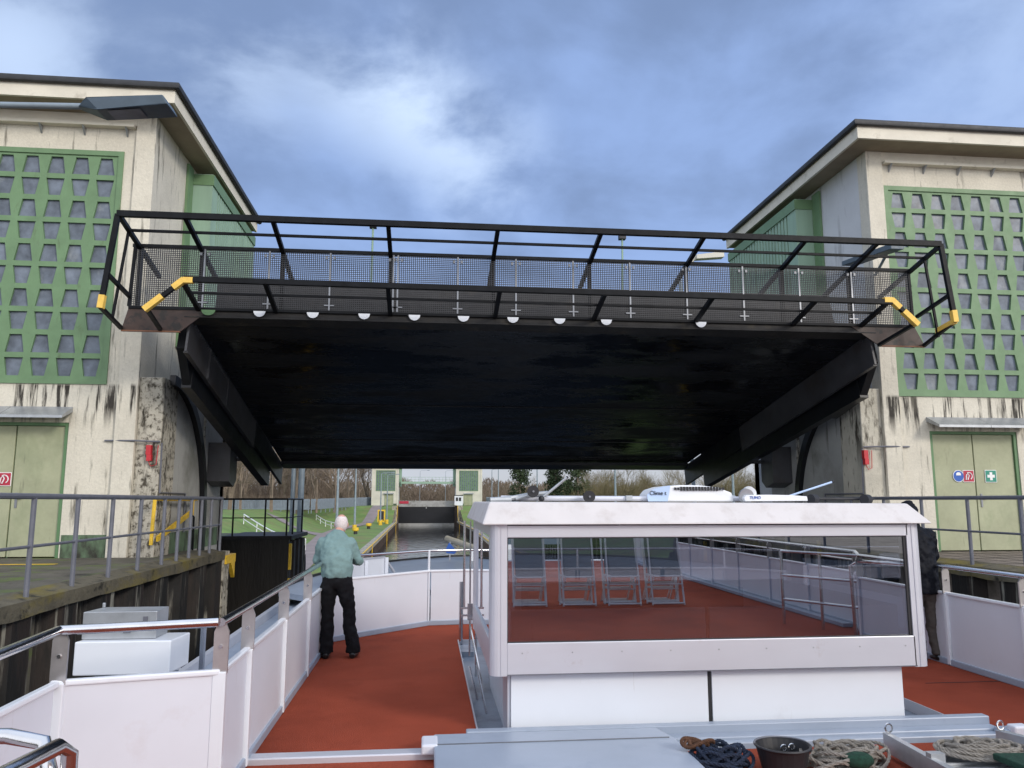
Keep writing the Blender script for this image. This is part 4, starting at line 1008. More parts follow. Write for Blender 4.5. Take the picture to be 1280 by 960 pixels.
# stair rail end at the lower left
m = MB(); m.tube([(-1.75, 2.72, 1.14), (-1.28, 2.71, 1.13), (-1.17, 2.70, 1.11), (-1.13, 2.66, 1.04), (-1.12, 2.60, .6)], .024, 12); m.tube([(-1.13, 2.2, 1.13), (-1.085, 2.60, 1.125), (-1.075, 2.66, 1.09), (-1.075, 2.68, .6)], .024, 12)
m.build('stair_rail', 'stainless', BT, smooth=True)
# side ledges, hull, bow
for s, x0, x1 in ((-1, XL-.08, -2.25), (1, XR+.08, 6.95)):
    MB().box(x0, x1, 5.35, 13, -.05, .32).build('side_ledge', 'bluegrey', BT, bevel=.01)
    if s < 0:
        m = MB()
        for y in (6.5, 8.1, 9.7): m.box(-1.50, -1.64, y, y+1.1, .322, .33)
        m.build('side_slot', 'dark', BT); MB().box(-2.10, -2.04, 5.4, 13.2, .32, .42).build('grab_bar', 'alu', BT)
hull = []
def bx(y): t = max(0, (y-12)/8.2); return 4.6*math.sqrt(max(0, 1-t**2.2))
ysn = [-14, 0, 12]+[12+8.2*(k/14) for k in range(1, 15)]
for sgn in (-1, 1): pass
m = MB(); Lp = [(2.35-bx(y), y) for y in ysn]; Rp = [(2.35+bx(y), y) for y in reversed(ysn[:-1])]
m.prism(Lp+Rp, 'z', -3.72, -.12); m.build('hull', 'whitegloss', BT)
m = MB(); poly = [(x, y) for x, y in Lp+Rp if y > 12]; poly = [(-2.1, 11.0), (-2.2, 12.0)]+poly+[(6.9, 12), (6.8, 11.0)]
poly2 = [(-1.3, 11.3), (-2.2, 12.4)]+[(x, y) for x, y in Lp+Rp if y > 12.5]+[(6.9, 12.4), (6.0, 11.3), (4.75, 12.5), (3.7, 12.5), (1.0, 12.5), (-.05, 12.4)]
m.prism(poly2, 'z', .42, .50); m.build('bow_deck', 'bluegrey', BT)
m = MB()
prev = None
for (x, y) in [q for q in Lp+Rp if q[1] > 12.2]:
    if prev: m.bar((prev[0], prev[1], .50), (x, y, .50), .05, .07)
    prev = (x, y)
m.build('bow_edge', 'dark', BT)
m = MB()
bw = [(-1.45, 12.6), (-1.35, 13.6), (-1.12, 14.5), (-.8, 15.2)]
for a, b in zip(bw, bw[1:]): m.bar((*a, .65), (*b, .65), .03, .32)
for (x, y) in bw: m.bar((x+.05, y, .5), (x+.05, y, .80), .06)
m.build('bow_bulwark', 'white', BT); 
m = MB(); m.tube([(-1.45, 12.6, .82), (-1.35, 13.6, .82), (-1.12, 14.5, .82), (-.8, 15.2, .80), (-.62, 15.5, .5)], .025, 8); m.build('bow_rail', 'alu', BT, smooth=True)
t = thing('pennant', 'small blue pennant on the bow', 'flag', (.52, 18.5, .5)); MB().tube([(.52, 18.5, .5), (.52, 18.5, .92)], .012, 6).build('staff', 'alu', t)
MB().prism([(.42, .74), (.50, .90), (.68, .70), (.62, .64), (.44, .66)], 'y', 18.46, 18.49).build('cloth', 'blue', t)
t = thing('bow_boom', 'pale grey boom lying across the bow beside the blue pennant', 'boom', (1.4, 18.5, .9)); MB().tube([(.47, 19.4, .95), (1.35, 18.0, .70)], .07, 12).build('tube', 'farcream', t, smooth=True); MB().box(1.0, 1.2, 18.2, 18.4, .5, .75).build('support', 'whitegloss', t)
# ---------------- wheelhouse
wh = MB(); F = 6.50
wb = MB().box(.68, 2.30, F, F+.04, -.45, .975); wb.box(2.335, 3.99, F, F+.04, -.45, .975); wb.box(.68, .72, F+.04, 8.75, -.45, .975); wb.box(3.95, 3.99, F+.04, 8.75, -.45, .975); wb.box(.68, 3.99, 8.71, 8.75, -.45, .975)
WHo = wb.build('wheelhouse', 'whitegloss', BT, bevel=.004)
MB().box(2.305, 2.33, F+.01, F+.03, -.45, .975).build('panel_seam', 'dark', WHo); MB().box(.72, 3.95, F+.06, 8.7, .05, .1).build('floor', 'wellgrey', WHo)
MB().box(.655, .678, F+.02, F+.4, -.45, .6).build('corner_steel', 'alu', WHo)
y0, y1 = 6.40, 8.80; zb, zt = .49, 1.665
fr = MB(); fr.box(.64, 4.07, y0, y0+.06, zb, .735); fr.box(.64, 4.07, y0, y0+.06, 1.555, zt)
fr.box(.60, 4.1, y1-.06, y1, zb, .74); fr.box(.60, 4.1, y1-.06, y1, 1.56, zt); fr.box(.51, .56, y0+.14, y1, zb, .735); fr.box(4.13, 4.18, y0+.14, y1, zb, .735); fr.box(.51, .56, y0+.14, y1, 1.56, zt); fr.box(4.13, 4.18, y0+.14, y1, 1.56, zt)
fr.build('window_frame', 'alu', WHo, bevel=.006)
pm = MB()
for (xa, s) in ((.505, 1), (4.19, -1)):
    pts = [(xa+s*(.07-.07*math.cos(R(a))), y0+.07-.07*math.sin(R(a))) for a in (0, 20, 40, 60, 80, 90)]
    pts = pts+[(xa+s*.135, y0), (xa+s*.135, y0+.12), (xa, y0+.16)]
    pm.prism(pts, 'z', zb-.005, zt)
    pm.box(xa, xa+s*.10, y1-.12, y1+.01, zb, zt)
    pm.box(xa+s*.085, xa+s*.092, y0-.006, y0+.01, zb, zt)
each(pm, 'corner_post', 'alu', WHo)
gk = MB()
gk.box(.64, 4.07, y0+.012, y0+.05, .728, .742); gk.box(.64, 4.07, y0+.012, y0+.05, 1.548, 1.562); gk.box(.64, .648, y0+.012, y0+.05, .74, 1.55); gk.box(4.03, 4.06, y0+.012, y0+.05, .74, 1.55)
gk.build('gasket', 'dark', WHo)
MB().quad((.645, y0+.022, .735), (4.06, y0+.022, .735), (4.06, y0+.022, 1.558), (.645, y0+.022, 1.558)).build('window_pane', 'glass', WHo, fix=False)
for nm, q in (('l', [(.53, y0+.15, .73), (.53, y1-.1, .73), (.53, y1-.1, 1.56), (.53, y0+.15, 1.56)]), ('r', [(4.16, y0+.15, .73), (4.16, y1-.1, .73), (4.16, y1-.1, 1.56), (4.16, y0+.15, 1.56)]), ('b', [(.62, y1-.03, .74), (4.08, y1-.03, .74), (4.08, y1-.03, 1.56), (.62, y1-.03, 1.56)])):
    MB().quad(*q).build('window_pane', 'clearglass', WHo, fix=False)
m = MB(); a, b = .43, 4.26; c, d = .50, 4.13
i0 = 0
m.v = [(a, 6.33, 1.66), (b, 6.33, 1.66), (b, 8.88, 1.66), (a, 8.88, 1.66), (c, 6.47, 1.842), (d, 6.47, 1.828), (d, 8.7, 1.828), (c, 8.7, 1.842)]
m.f = [(0, 3, 2, 1), (4, 5, 6, 7), (0, 1, 5, 4), (1, 2, 6, 5), (2, 3, 7, 6), (3, 0, 4, 7)]
m.build('roof', 'roofwhite', WHo, bevel=.015)
MB().box(.60, 4.1, 6.5, 8.7, 1.63, 1.658).build('ceiling', 'wellgrey', WHo)
for z_, ys_ in ((.612, y0), (1.61, y0)):
    for k in range(9):
        x_ = .76+k*.402
        MB().disc((x_, ys_-.001, z_+.045), .0065, (0, 1, 0), .004, 8).build('screw', 'galv', WHo)
MB().box(.64, 4.07, y0-.004, y0+.0, .49, .498).build('drip_edge', 'steelgrey', WHo)
MB().box(.64, 4.07, y0-.003, y0+.0, 1.650, 1.658).build('rubber_seal', 'dark', WHo)
# console and wheel inside
co = MB().box(1.0, 3.2, 7.9, 8.5, .1, .98); co.build('console', 'dark', WHo)
# rods left of the wheelhouse
m = MB(); 
m.tube([(.46, 10.75, -.4), (.46, 10.75, .78)], .028, 8)
m.build('well_post', 'stainless', BT, smooth=True)
m = MB()
m.tube([(.43, 9.3, .62), (.43, 9.3, 1.62)], .014, 6); m.tube([(.50, 9.3, .1), (.50, 9.3, 1.62)], .010, 6); m.tube([(.56, 9.1, -.2), (.56, 9.1, 1.62)], .012, 6); m.tube([(.50, 9.3, .45), (.62, 8.2, -.2)], .010, 6); m.tube([(.47, 8.7, .1), (.58, 7.2, -.35)], .012, 6); m.tube([(.52, 8.3, .2), (.60, 7.0, -.3)], .010, 6)
for z in (.54, .62): m.box(.40, .56, 9.28, 9.31, z, z+.02)
m.box(.47, .53, 9.27, 9.31, .50, .68); m.tube([(.56, 9.1, .70), (.72, 9.1, .70)], .012, 6)
m.build('hoist_linkage', 'stainless', BT, smooth=True)
MB().box(.44, .60, 10.2, 10.7, -.45, -.02).build('well_box', 'wellgrey', BT)
# ---------------- roof equipment
mt = thing('folded_mast', 'grey folded mast tube with black wheels lying along the wheelhouse roof', 'mast', (.9, 6.7, 1.85))
MB().tube([(.62, 6.75, 1.872), (2.75, 6.75, 1.865)], .024, 10).build('tube', 'alu', mt, smooth=True)
m = MB(); m.tube([(.56, 6.66, 1.86), (.72, 6.7, 1.875), (.86, 6.72, 1.90), (1.02, 6.72, 1.915)], .02, 8); m.tube([(.52, 6.66, 1.855), (.7, 6.68, 1.86)], .025, 8); m.tube([(.74, 6.68, 1.865), (.84, 6.68, 1.895)], .012, 6); m.build('joint', 'galv', mt, smooth=True)
for x, z in ((.88, 1.928), (1.36, 1.885)):
    w = MB().disc((x, 6.62, z), .050, (.1, 1, 0), .05, 20).build('wheel', 'dark', mt, smooth=True); MB().disc((x, 6.59, z), .009, (.1, 1, 0), .02, 10).build('hub', 'galvbar', w)
for x in (3.40, 3.90):
    MB().disc((x, 6.72, 1.862), .045, (1, .6, 0), .07, 16).build('wheel', 'dark', mt, smooth=True)
MB().tube([(.955, 6.65, 1.87), (1.175, 6.65, 2.045)], .011, 8).build('strut', 'galv', mt, smooth=True); MB().ball((.955, 6.64, 1.868), .026, 10, 8).build('knuckle', 'dark', mt, smooth=True)
MB().ball((1.178, 6.65, 2.048), .012, 8, 6).build('tip', 'dark', mt, smooth=True)
MB().box(1.70, 1.76, 6.70, 6.75, 1.85, 1.895).build('clamp', 'galv', mt, bevel=.006)
MB().tube([(3.17, 6.85, 1.87), (3.66, 6.85, 2.02)], .009, 8).build('strut', 'blueplastic', mt, smooth=True); MB().ball((3.665, 6.85, 2.022), .014, 8, 6).build('tip', 'dark', mt, smooth=True)
MB().tube([(3.0, 6.78, 1.872), (4.0, 6.78, 1.866)], .012, 8).build('rod', 'dark', mt, smooth=True)
ac = thing('air_conditioner', 'white rounded air conditioning unit with black slots on the wheelhouse roof', 'air conditioner', (2.2, 7.0, 1.84))
ax0, ax1 = 1.90, 2.66; prof = [(ax0, 1.842), (ax0-.01, 1.90), (ax0+.03, 1.945), (ax0+.12, 1.972), (ax0+.28, 1.986), (ax0+.45, 1.984), (ax0+.62, 1.966), (ax0+.70, 1.935), (ax0+.745, 1.92), (ax0+.76, 1.842)]
MB().prism(prof, 'y', 6.68, 6.98).build('housing', 'plastic', ac, bevel=.015)
MB().prism([(ax0-.012, 1.845), (ax0-.02, 1.90), (ax0+.03, 1.948), (ax0+.13, 1.975), (ax0+.19, 1.982), (ax0+.16, 1.845)], 'y', 6.672, 6.679).build('end_cap', 'blueplastic', ac)
for k in range(17):
    if k in (4, 8, 12): pass
    x = ax0+.225+k*.0268; zc = 1.955-.000*(k); h2 = .018 if 1 < k < 15 else .011
    MB().prism([(x, zc-h2-.002*(abs(k-8)/8)), (x+.017, zc-h2), (x+.014, zc+h2*.9), (x-.003, zc+h2*.9)], 'y', 6.664, 6.678).build('slot', 'dark', ac)
text('lettering', 'Clime t', .05, 'dark', (ax0+.075, 6.666, 1.915), (R(90), 0, 0), ac)
MB().prism([(ax1-.01, 1.90), (ax1+.04, 1.895), (ax1+.05, 1.875), (ax1-.01, 1.87)], 'y', 6.75, 6.85).build('spout', 'plastic', ac)
rd = thing('searchlight_arm', 'white flat arm with a round head and blue letters on the wheelhouse roof', 'antenna', (2.7, 6.7, 1.85))
MB().disc((2.745, 6.62, 1.893), .062, (.25, 1, .12), .045, 24).build('round_head', 'galv', rd, smooth=True); MB().disc((2.79, 6.66, 1.915), .06, (.3, 1, .1), .04, 24).build('dish', 'plastic', rd, smooth=True)
MB().prism([(2.71, 1.845), (2.70, 1.875), (2.72, 1.897), (2.9, 1.902), (3.12, 1.899), (3.27, 1.888), (3.275, 1.848)], 'y', 6.56, 6.68).build('arm', 'plastic', rd, bevel=.006)
text('lettering', 'TUMO', .034, 'blue', (2.80, 6.556, 1.876), (R(90), 0, 0), rd)
# ---------------- things on the deck
t = thing('deck_box', 'white box with open aluminium lid locker on top, outside the left rail', 'box', (-2.05, 6, .45))
MB().prism([(-2.41, 5.9), (-1.77, 5.9), (-1.74, 6.25), (-2.36, 6.25)], 'z', .66, .885).build('box', 'whitegloss', t, bevel=.008)
m = MB(); m.prism([(-2.40, 5.98), (-1.90, 5.98), (-1.90, 6.24), (-2.36, 6.24)], 'z', .887, 1.075); m.box(-2.36, -2.34, 6.2, 6.22, 1.075, 1.11); m.build('locker', 'galv', t, bevel=.005)
MB().box(-2.12, -2.07, 5.970, 5.979, .93, 1.0).build('latch', 'steelgrey', t); MB().box(-1.99, -1.96, 5.97, 5.979, 1.0, 1.04).build('hinge', 'steelgrey', t)
MB().box(-1.72, -1.69, 6.45, 6.5, .3, .9).build('bracket', 'stainless', t); MB().box(-2.3, -1.85, 6.0, 6.4, .30, .66).build('pedestal', 'wellgrey', t)
MB().disc((-1.84, 6.2, .66), .06, (0, 0, 1), .05, 12).build('foot', 'plastic', t)
def coil(name, cx, cy, rx, ry, turns, r, m, z0, seed, label, hgt=.10, figure=0, rot=0):
    rr = random.Random(seed); mb = MB(); pts = []; n = turns*18
    ph = [rr.uniform(0, 6.28) for _ in range(6)]
    for k in range(n+1):
        a = 2*math.pi*k/18; f = k/n
        q = .62+.38*math.sin(f*7.3+ph[0])*math.cos(f*3+ph[1])
        x = rx*q*math.cos(a)*(1+.12*math.sin(3*f*turns+ph[2])); y = ry*q*math.sin(a+figure*.5*math.sin(f*9))*(1+.15*math.sin(2.1*f*turns+ph[3]))
        z = z0+r+hgt*(.5+.5*math.sin(1.7*a+ph[4]+f*5))*(.35+.65*(1-abs(2*f-1)))
        X = x*math.cos(rot)-y*math.sin(rot); Y = x*math.sin(rot)+y*math.cos(rot)
        pts.append((cx+X, cy+Y, z))
    # subdivide for twist
    fine = []
    for i in range(len(pts)-1):
        p0 = Vector(pts[max(i-1, 0)]); p1 = Vector(pts[i]); p2 = Vector(pts[i+1]); p3 = Vector(pts[min(i+2, len(pts)-1)])
        for j in range(7):
            t = j/7; fine.append(.5*((2*p1)+(-p0+p2)*t+(2*p0-5*p1+4*p2-p3)*t*t+(-p0+3*p1-3*p2+p3)*t**3))
    # three twisted strands
    for st in range(3):
        sp = []; 
        for i, p in enumerate(fine):
            d = (fine[min(i+1, len(fine)-1)]-fine[max(i-1, 0)]).normalized(); u = d.cross(Vector((0, 0, 1))); u = u.normalized() if u.length > .01 else Vector((1, 0, 0)); v = d.cross(u)
            an = i*.7+st*2.094; sp.append(p+(u*math.cos(an)+v*math.sin(an))*r*.56)
        mb.tube(sp, r*.50, 5)
    o = mb.build(name, m, None, smooth=False, fix=False, origin=(cx, cy, z0)); tag(o, label, 'rope'); return o
coil('rope', 2.06, 5.62, .23, .14, 16, .013, 'ropeblue', -.01, 3, 'navy blue rope heap left of the black bucket', .17)
coil('rope', 1.93, 5.70, .13, .06, 4, .013, 'ropebrown', .12, 5, 'short brown rope on top of the navy heap', .05)
coil('rope', 2.98, 5.60, .32, .18, 22, .012, 'ropegrey', -.01, 9, 'tangled grey rope heap between the bucket and the gangplank', .15, 1)
coil('rope', 3.86, 5.40, .36, .17, 17, .013, 'ropegrey', .10, 14, 'grey rope coiled on the aluminium gangplank', .09, .4, -.25)
bk = thing('bucket', 'black rubber bucket between two rope heaps', 'bucket', (2.5, 5.55, 0))
n = 28; m = MB(); 
for k in range(n):
    a0 = 2*math.pi*k/n; a1 = 2*math.pi*(k+1)/n; pf = [(.142, -.01), (.186, .165), (.176, .165), (.132, .0)]
    for (ra, za), (rb, zb) in zip(pf, pf[1:]):
        m.quad((2.49+ra*math.cos(a0), 5.56+ra*math.sin(a0), za), (2.49+ra*math.cos(a1), 5.56+ra*math.sin(a1), za), (2.49+rb*math.cos(a1), 5.56+rb*math.sin(a1), zb), (2.49+rb*math.cos(a0), 5.56+rb*math.sin(a0), zb))
m.disc((2.49, 5.56, .0), .137, (0, 0, 1), .01, n); m.build('pail', 'dark', bk, smooth=True)
pts = [(2.49+.188*math.cos(2*math.pi*k/28), 5.56+.188*math.sin(2*math.pi*k/28), .163) for k in range(29)]; MB().tube(pts, .009, 6).build('rim', 'dark', bk, smooth=True)
pts = [(2.49+.19*math.cos(R(a)), 5.56+.17*math.sin(R(a)), .17) for a in range(10, 171, 10)]; MB().tube(pts, .006, 6).build('handle', 'steelgrey', bk, smooth=True)
for x, z in ((2.53, .12), (2.59, .125)):
    rn = thing('shackle', 'small chrome shackle inside the black bucket', 'shackle', (x, 5.62, z), 'shackles in the bucket'); pts = [(x+.020*math.cos(R(a)), 5.63, z+.020*math.sin(R(a))) for a in range(0, 361, 30)]
    MB().tube(pts, .007, 6).build('ring', 'stainless', rn, smooth=True)
ry = thing('gangplank', 'aluminium gangplank with eye bolts at the lower right', 'gangplank', (3.8, 5.3, 0))
for a, b in (((3.40, 5.80), (3.33, 4.3)), ((4.27, 5.78), (4.9, 4.4))):
    m = MB(); m.bar((*a, .09), (*b, .09), .05, .13); o = m.build('side_beam', 'galv', ry, bevel=.004)
    pts = [(a[0]+.0+.026*math.cos(R(q)), a[1]-.04, .195+.030*math.sin(R(q))) for q in range(0, 361, 24)]; MB().tube(pts, .007, 6).build('eye_bolt', 'stainless', o, smooth=True)
m = MB(); m.prism([(3.43, 5.66), (4.24, 5.66), (4.8, 4.4), (3.36, 4.4)], 'z', .05, .058); m.build('tread_plate', 'galv', ry)
m = MB()
for k in range(10): y = 4.5+k*.12; m.box(3.44, 4.25, y, y+.02, .059, .075)
m.build('tread_bar', 'galv', ry); MB().bar((3.40, 5.25, .10), (3.40, 5.19, .10), .10, .17).build('cleat', 'galv', ry)
gm = MB().prism([(3.82, 5.24), (4.35, 5.2), (4.5, 4.7), (3.85, 4.8)], 'z', .12, .165); tag(gm.build('mat', 'net', None, bevel=.01), 'dark green mat at the lower right corner', 'mat')
gm = MB().ball((2.98, 5.45, .08), .11, 14, 8, (1, .7, .5)); tag(gm.build('cloth', 'net', None, smooth=True), 'green cloth lying under the tangled grey rope', 'cloth')
# ---------------- deck chairs behind the viewer, mirrored in the glass
def deck_chair(x, y, label, group):
    t = thing('deck_chair', label, 'deck chair', (x, y, 0), group); w = .29
    a = MB()
    for s in (-1, 1): a.tube([(s*w, .10, .0), (s*w*.96, -.22, 1.2)], .017, 6)
    a.tube([(-w, .10, .03), (w, .10, .03)], .018, 6); a.tube([(-w, -.2, 1.19), (w, -.2, 1.19)], .013, 6)
    def bb(mb, nm, mt):
        me = mb; o = me.build(nm, mt, None, smooth=True); o.parent = t; return o
    bb(a, 'frame', 'chairwhite'); b = MB()
    for s in (-1, 1): b.tube([(s*w*.85, -.35, .0), (s*w*.85, .06, .52)], .012, 6)
    b.tube([(-w*.85, -.35, .02), (w*.85, -.35, .02)], .012, 6); b.tube([(-w*.9, -.12, .26), (w*.9, -.12, .26)], .012, 6); b.tube([(-w, .04, .36), (w, .04, .36)], .012, 6); b.tube([(-w, .03, .50), (w, .03, .50)], .016, 6)
    bb(b, 'leg_frame', 'chairwhite')
    c = MB(); c.quad((-w*.86, .035, .50), (w*.86, .035, .50), (w*.86, -.10, .85), (-w*.86, -.10, .85)); c.quad((-w*.86, -.10, .85), (w*.86, -.10, .85), (w*.86, -.195, 1.18), (-w*.86, -.195, 1.18))
    c.quad((-w*.86, .025, .50), (w*.86, .025, .50), (w*.86, -.11, .85), (-w*.86, -.11, .85))
    o = c.build('fabric', 'fabric', None, fix=False); o.parent = t; return t
lab = ['grey folding deck chair %s of the row mirrored in the wheelhouse window' % k for k in ('leftmost', 'second from the left', 'third from the left', 'rightmost')]
ch = deck_chair(1.82, -1.38, lab[0], 'folded deck chairs on the aft deck')
for k, x in enumerate((2.71, 3.53, 4.33)):
    c = copy_tree(ch, (x, -1.38, 0)); c['label'] = lab[k+1]
for k, x in enumerate((1.84, 2.69, 3.50, 4.30)):
    for j in range(2):
        c = copy_tree(ch, (x+.03*j, -1.62-j*.16, 0)); c['label'] = 'grey folding deck chair stacked behind the front row'; c.rotation_euler[2] = (.03 if (k+j) % 2 else -.04)
# cabin and shed added behind the viewer, looks invented, only for the glass to mirror
t = thing('added_aft_cabin', 'white aft cabin with dark windows, added only for the wheelhouse glass to mirror', 'cabin', (3, -14, 0))
MB().box(-2, 6.5, -26, -23, -.1, 2.3).build('wall', 'whitegloss', t)
for k in range(6): MB().box(-1.6+k*1.35, -.6+k*1.35, -23.02, -22.99, .6, 1.7).build('window', 'dark', t)
tube = thing('added_quay_shed', 'cream shed with dark door openings, added behind the boat for the glass to mirror', 'shed', (12, -22, .8))
MB().box(10.5, 18, -32, -20, .8, 5).build('wall', 'cream', tube)
for k in range(4): MB().box(10.44, 10.5, -31+k*2.8, -29.6+k*2.8, .8, 4.2).build('door', 'dark', tube)
# ------------------------------------------------------------------ people
def body_mesh(lofts, balls, vox, name, m, parent, sm_it=6):
    mb = MB()
    for pts, rs in lofts: mb.tube(pts, 1, 14, rs=rs)
    for c, r, sc in balls: mb.ball(c, r, 16, 12, sc)
    for pts, rs in lofts:
        for k in (0, -1):
            rr = rs[k]; rr = max(rr) if isinstance(rr, tuple) else rr
            if rr < .001: continue
    me = bpy.data.meshes.new(name); me.from_pydata(mb.v, [], mb.f); me.update()
    bm = bmesh.new(); bm.from_mesh(me); bmesh.ops.recalc_face_normals(bm, faces=bm.faces); bm.to_mesh(me); bm.free()
    o = bpy.data.objects.new(name, me); C.objects.link(o)
    r = o.modifiers.new('r', 'REMESH'); r.mode = 'VOXEL'; r.voxel_size = vox
    s = o.modifiers.new('s', 'SMOOTH'); s.factor = .5; s.iterations = sm_it
    if m in ('sweater', 'trousers', 'jacket', 'greytr'):
        tx = bpy.data.textures.new('folds', 'CLOUDS'); tx.noise_scale = .07 if m != 'jacket' else .06; tx.noise_depth = 2
        d = o.modifiers.new('d', 'DISPLACE'); d.texture = tx; d.strength = .036; d.mid_level = .5; d.texture_coords = 'GLOBAL'
    dg = bpy.context.evaluated_depsgraph_get(); nm = bpy.data.meshes.new_from_object(o.evaluated_get(dg)); bpy.data.objects.remove(o)
    o = bpy.data.objects.new(name, nm); C.objects.link(o); nm.materials.clear(); nm.materials.append(M_[m])
    for p in nm.polygons: p.use_smooth = True
    if parent is not None: o.parent = parent
    return o
def hand(lofts, wrist, d, up, side, s=1.0):
    """palm, five fingers curling round a rail; d: direction of the hand, up: back of the hand, side: thumb side"""
    w = Vector(wrist); d = Vector(d).normalized(); up = Vector(up).normalized(); sd2 = Vector(side).normalized()
    lofts.append(([w-d*.02, w+d*.03, w+d*.075, w+d*.095], [(.024, .019), (.036, .016), (.040, .014), (.036, .010)]) )
    for k, (off, ln) in enumerate(((.030, .068), (.010, .076), (-.010, .070), (-.030, .055))):
        b = w+d*.085+sd2*off; p1 = b+d*ln*.4-up*ln*.12; p2 = p1+d*ln*.2-up*ln*.35; p3 = p2-d*ln*.12-up*ln*.3
        lofts.append(([b, p1, p2, p3], [.0095, .0092, .0085, .007]))
    b = w+d*.03+sd2*.03; p1 = b+d*.03+sd2*.022-up*.008; p2 = p1+d*.026+sd2*.004-up*.018; lofts.append(([b, p1, p2], [.012, .0105, .0085]))
# person 1: bald man in a teal sweater, leaning on the left rail, seen from behind
px, py = -1.02, 9.88
def man(px, py):
    root = None
    hip = Vector((px-.06, py+.02, .93)); chest = Vector((px-.10, py+.17, 1.26)); neck = Vector((px-.10, py+.31, 1.44)); head = Vector((px-.07, py+.41, 1.555))
    shL = chest+Vector((-.165, .05, .065)); shR = chest+Vector((.165, .05, .065))
    elL = Vector((px-.32, py+.20, 1.13)); haL = Vector((px-.26, py+.46, 1.13)); elR = Vector((px+.175, py+.20, 1.11)); haR = Vector((px-.02, py+.46, 1.13))
    legs = {}
    L = []
    for s, fx in ((-1, px-.155), (1, px+.155)):
        hp = hip+Vector((s*.095, 0, -.04)); kn = Vector((hip.x*.5+fx*.5+s*.05, py+.03, .49)); an = Vector((fx, py-.01, .09)); legs[s] = (hp, kn, an)
    body = []
    # continuous skin body (inside the clothes), head, neck, hands
    for s in (-1, 1):
        hp, kn, an = legs[s]; body.append(([hip+Vector((s*.06, 0, 0)), hp, kn, an, an+Vector((0, 0, -.05))], [.07, .06, .038, .034, .034])); body.append(([an+Vector((0, -.03, -.05)), an+Vector((0, .12, -.055))], [.035, .03]))
    body.append(([hip-Vector((0, 0, .06)), hip+Vector((0, 0, .1)), chest, chest+Vector((0, .06, .12)), neck, head-Vector((0, .0, .04))], [(.13, .09), (.13, .085), (.15, .095), (.10, .07), (.058, .060), (.056, .06)]))
    for sh, el, ha in ((shL, elL, haL), (shR, elR, haR)): body.append(([sh, el, ha], [.045, .04, .027]))
    hand(body, haL+Vector((.0, .0, .0)), haL-elL, (0, 0, 1), (1, 0, 0)); hand(body, haR, haR-elR, (0, 0, 1), (-1, .2, 0))
    balls = [(head+Vector((0, .0, .015)), .1, (.80, .98, 1.10)), (head+Vector((0, .05, -.06)), .062, (.85, .9, 1.0)), (head+Vector((-.083, .0, -.01)), .026, (.4, .8, 1.2)), (head+Vector((.083, .0, -.01)), .026, (.4, .8, 1.2)),
             (head+Vector((0, .105, -.015)), .016, (.8, 1.2, 1.6)), (head+Vector((0, .09, -.055)), .02, (1.3, .6, .5)), (head+Vector((-.032, .088, .02)), .014, (1.1, .6, .8)), (head+Vector((.032, .088, .02)), .014, (1.1, .6, .8))]
    o = body_mesh(body, balls, .0085, 'person', 'skin', None, 3); tag(o, 'bald man in a teal sweater and black trousers leaning on the left deck rail', 'person')
    # hair: cap over the back of the head
    hb = body_mesh([], [(head+Vector((0, -.006, .010)), .1, (.845, 1.0, 1.115))], .01, 'hair', 'hair', o, 2)
    # keep only the rear part as hair
    bm = bmesh.new(); bm.from_mesh(hb.data)
    kill = [f for f in bm.faces if (f.calc_center_median().y > head.y+.045) or (f.calc_center_median().z < head.z-.075) or (f.calc_center_median().z > head.z+.098 and abs(f.calc_center_median().x-head.x) < .05)]
    bmesh.ops.delete(bm, geom=kill, context='FACES'); bm.to_mesh(hb.data); bm.free()
    sw = []
    sw.append(([hip+Vector((0, 0, -.0)), hip+Vector((0, 0, .05)), hip+Vector((-.01, .03, .18)), chest, chest+Vector((0, .05, .10)), chest+Vector((0, .09, .165)), neck+Vector((0, -.005, .0))], [(.178, .135), (.190, .14), (.195, .14), (.205, .14), (.178, .12), (.115, .085), (.070, .068)]))
    for sh, el, ha in ((shL, elL, haL), (shR, elR, haR)): sw.append(([sh-Vector((0, .02, .0)), sh*.5+el*.5, el, ha*.55+el*.45, ha-(ha-el).normalized()*.01], [.080, .070, .062, .052, .040]))
    body_mesh(sw, [(shL, .078, (1, 1, 1)), (shR, .078, (1, 1, 1)), (elL, .062, (1, 1, 1)), (elR, .062, (1, 1, 1))], .013, 'sweater', 'sweater', o, 5)
    tr = []
    for s in (-1, 1):
        hp, kn, an = legs[s]; tr.append(([hip+Vector((s*.07, 0, .03)), hp-Vector((0, 0, .08)), kn+Vector((0, 0, .06)), kn-Vector((0, 0, .12)), an+Vector((0, .01, .06)), an+Vector((0, .02, -.03))], [(.10, .115), .10, .078, .078, .080, .088]))
    tr.append(([hip+Vector((0, 0, -.10)), hip+Vector((0, 0, .07))], [(.155, .12), (.165, .12)]))
    body_mesh(tr, [(hip+Vector((0, -.035, -.03)), .12, (1.25, .8, .9))], .013, 'trousers', 'trousers', o, 5)
    for s in (-1, 1):
        hp, kn, an = legs[s]; body_mesh([([an+Vector((s*.0, -.075, -.06)), an+Vector((0, -.02, -.045)), an+Vector((s*.02, .09, -.055)), an+Vector((s*.03, .18, -.065))], [.032, (.044, .042), (.045, .034), .026])], [], .009, 'shoe', 'shoe', o, 3)
    return o
man(px, py)
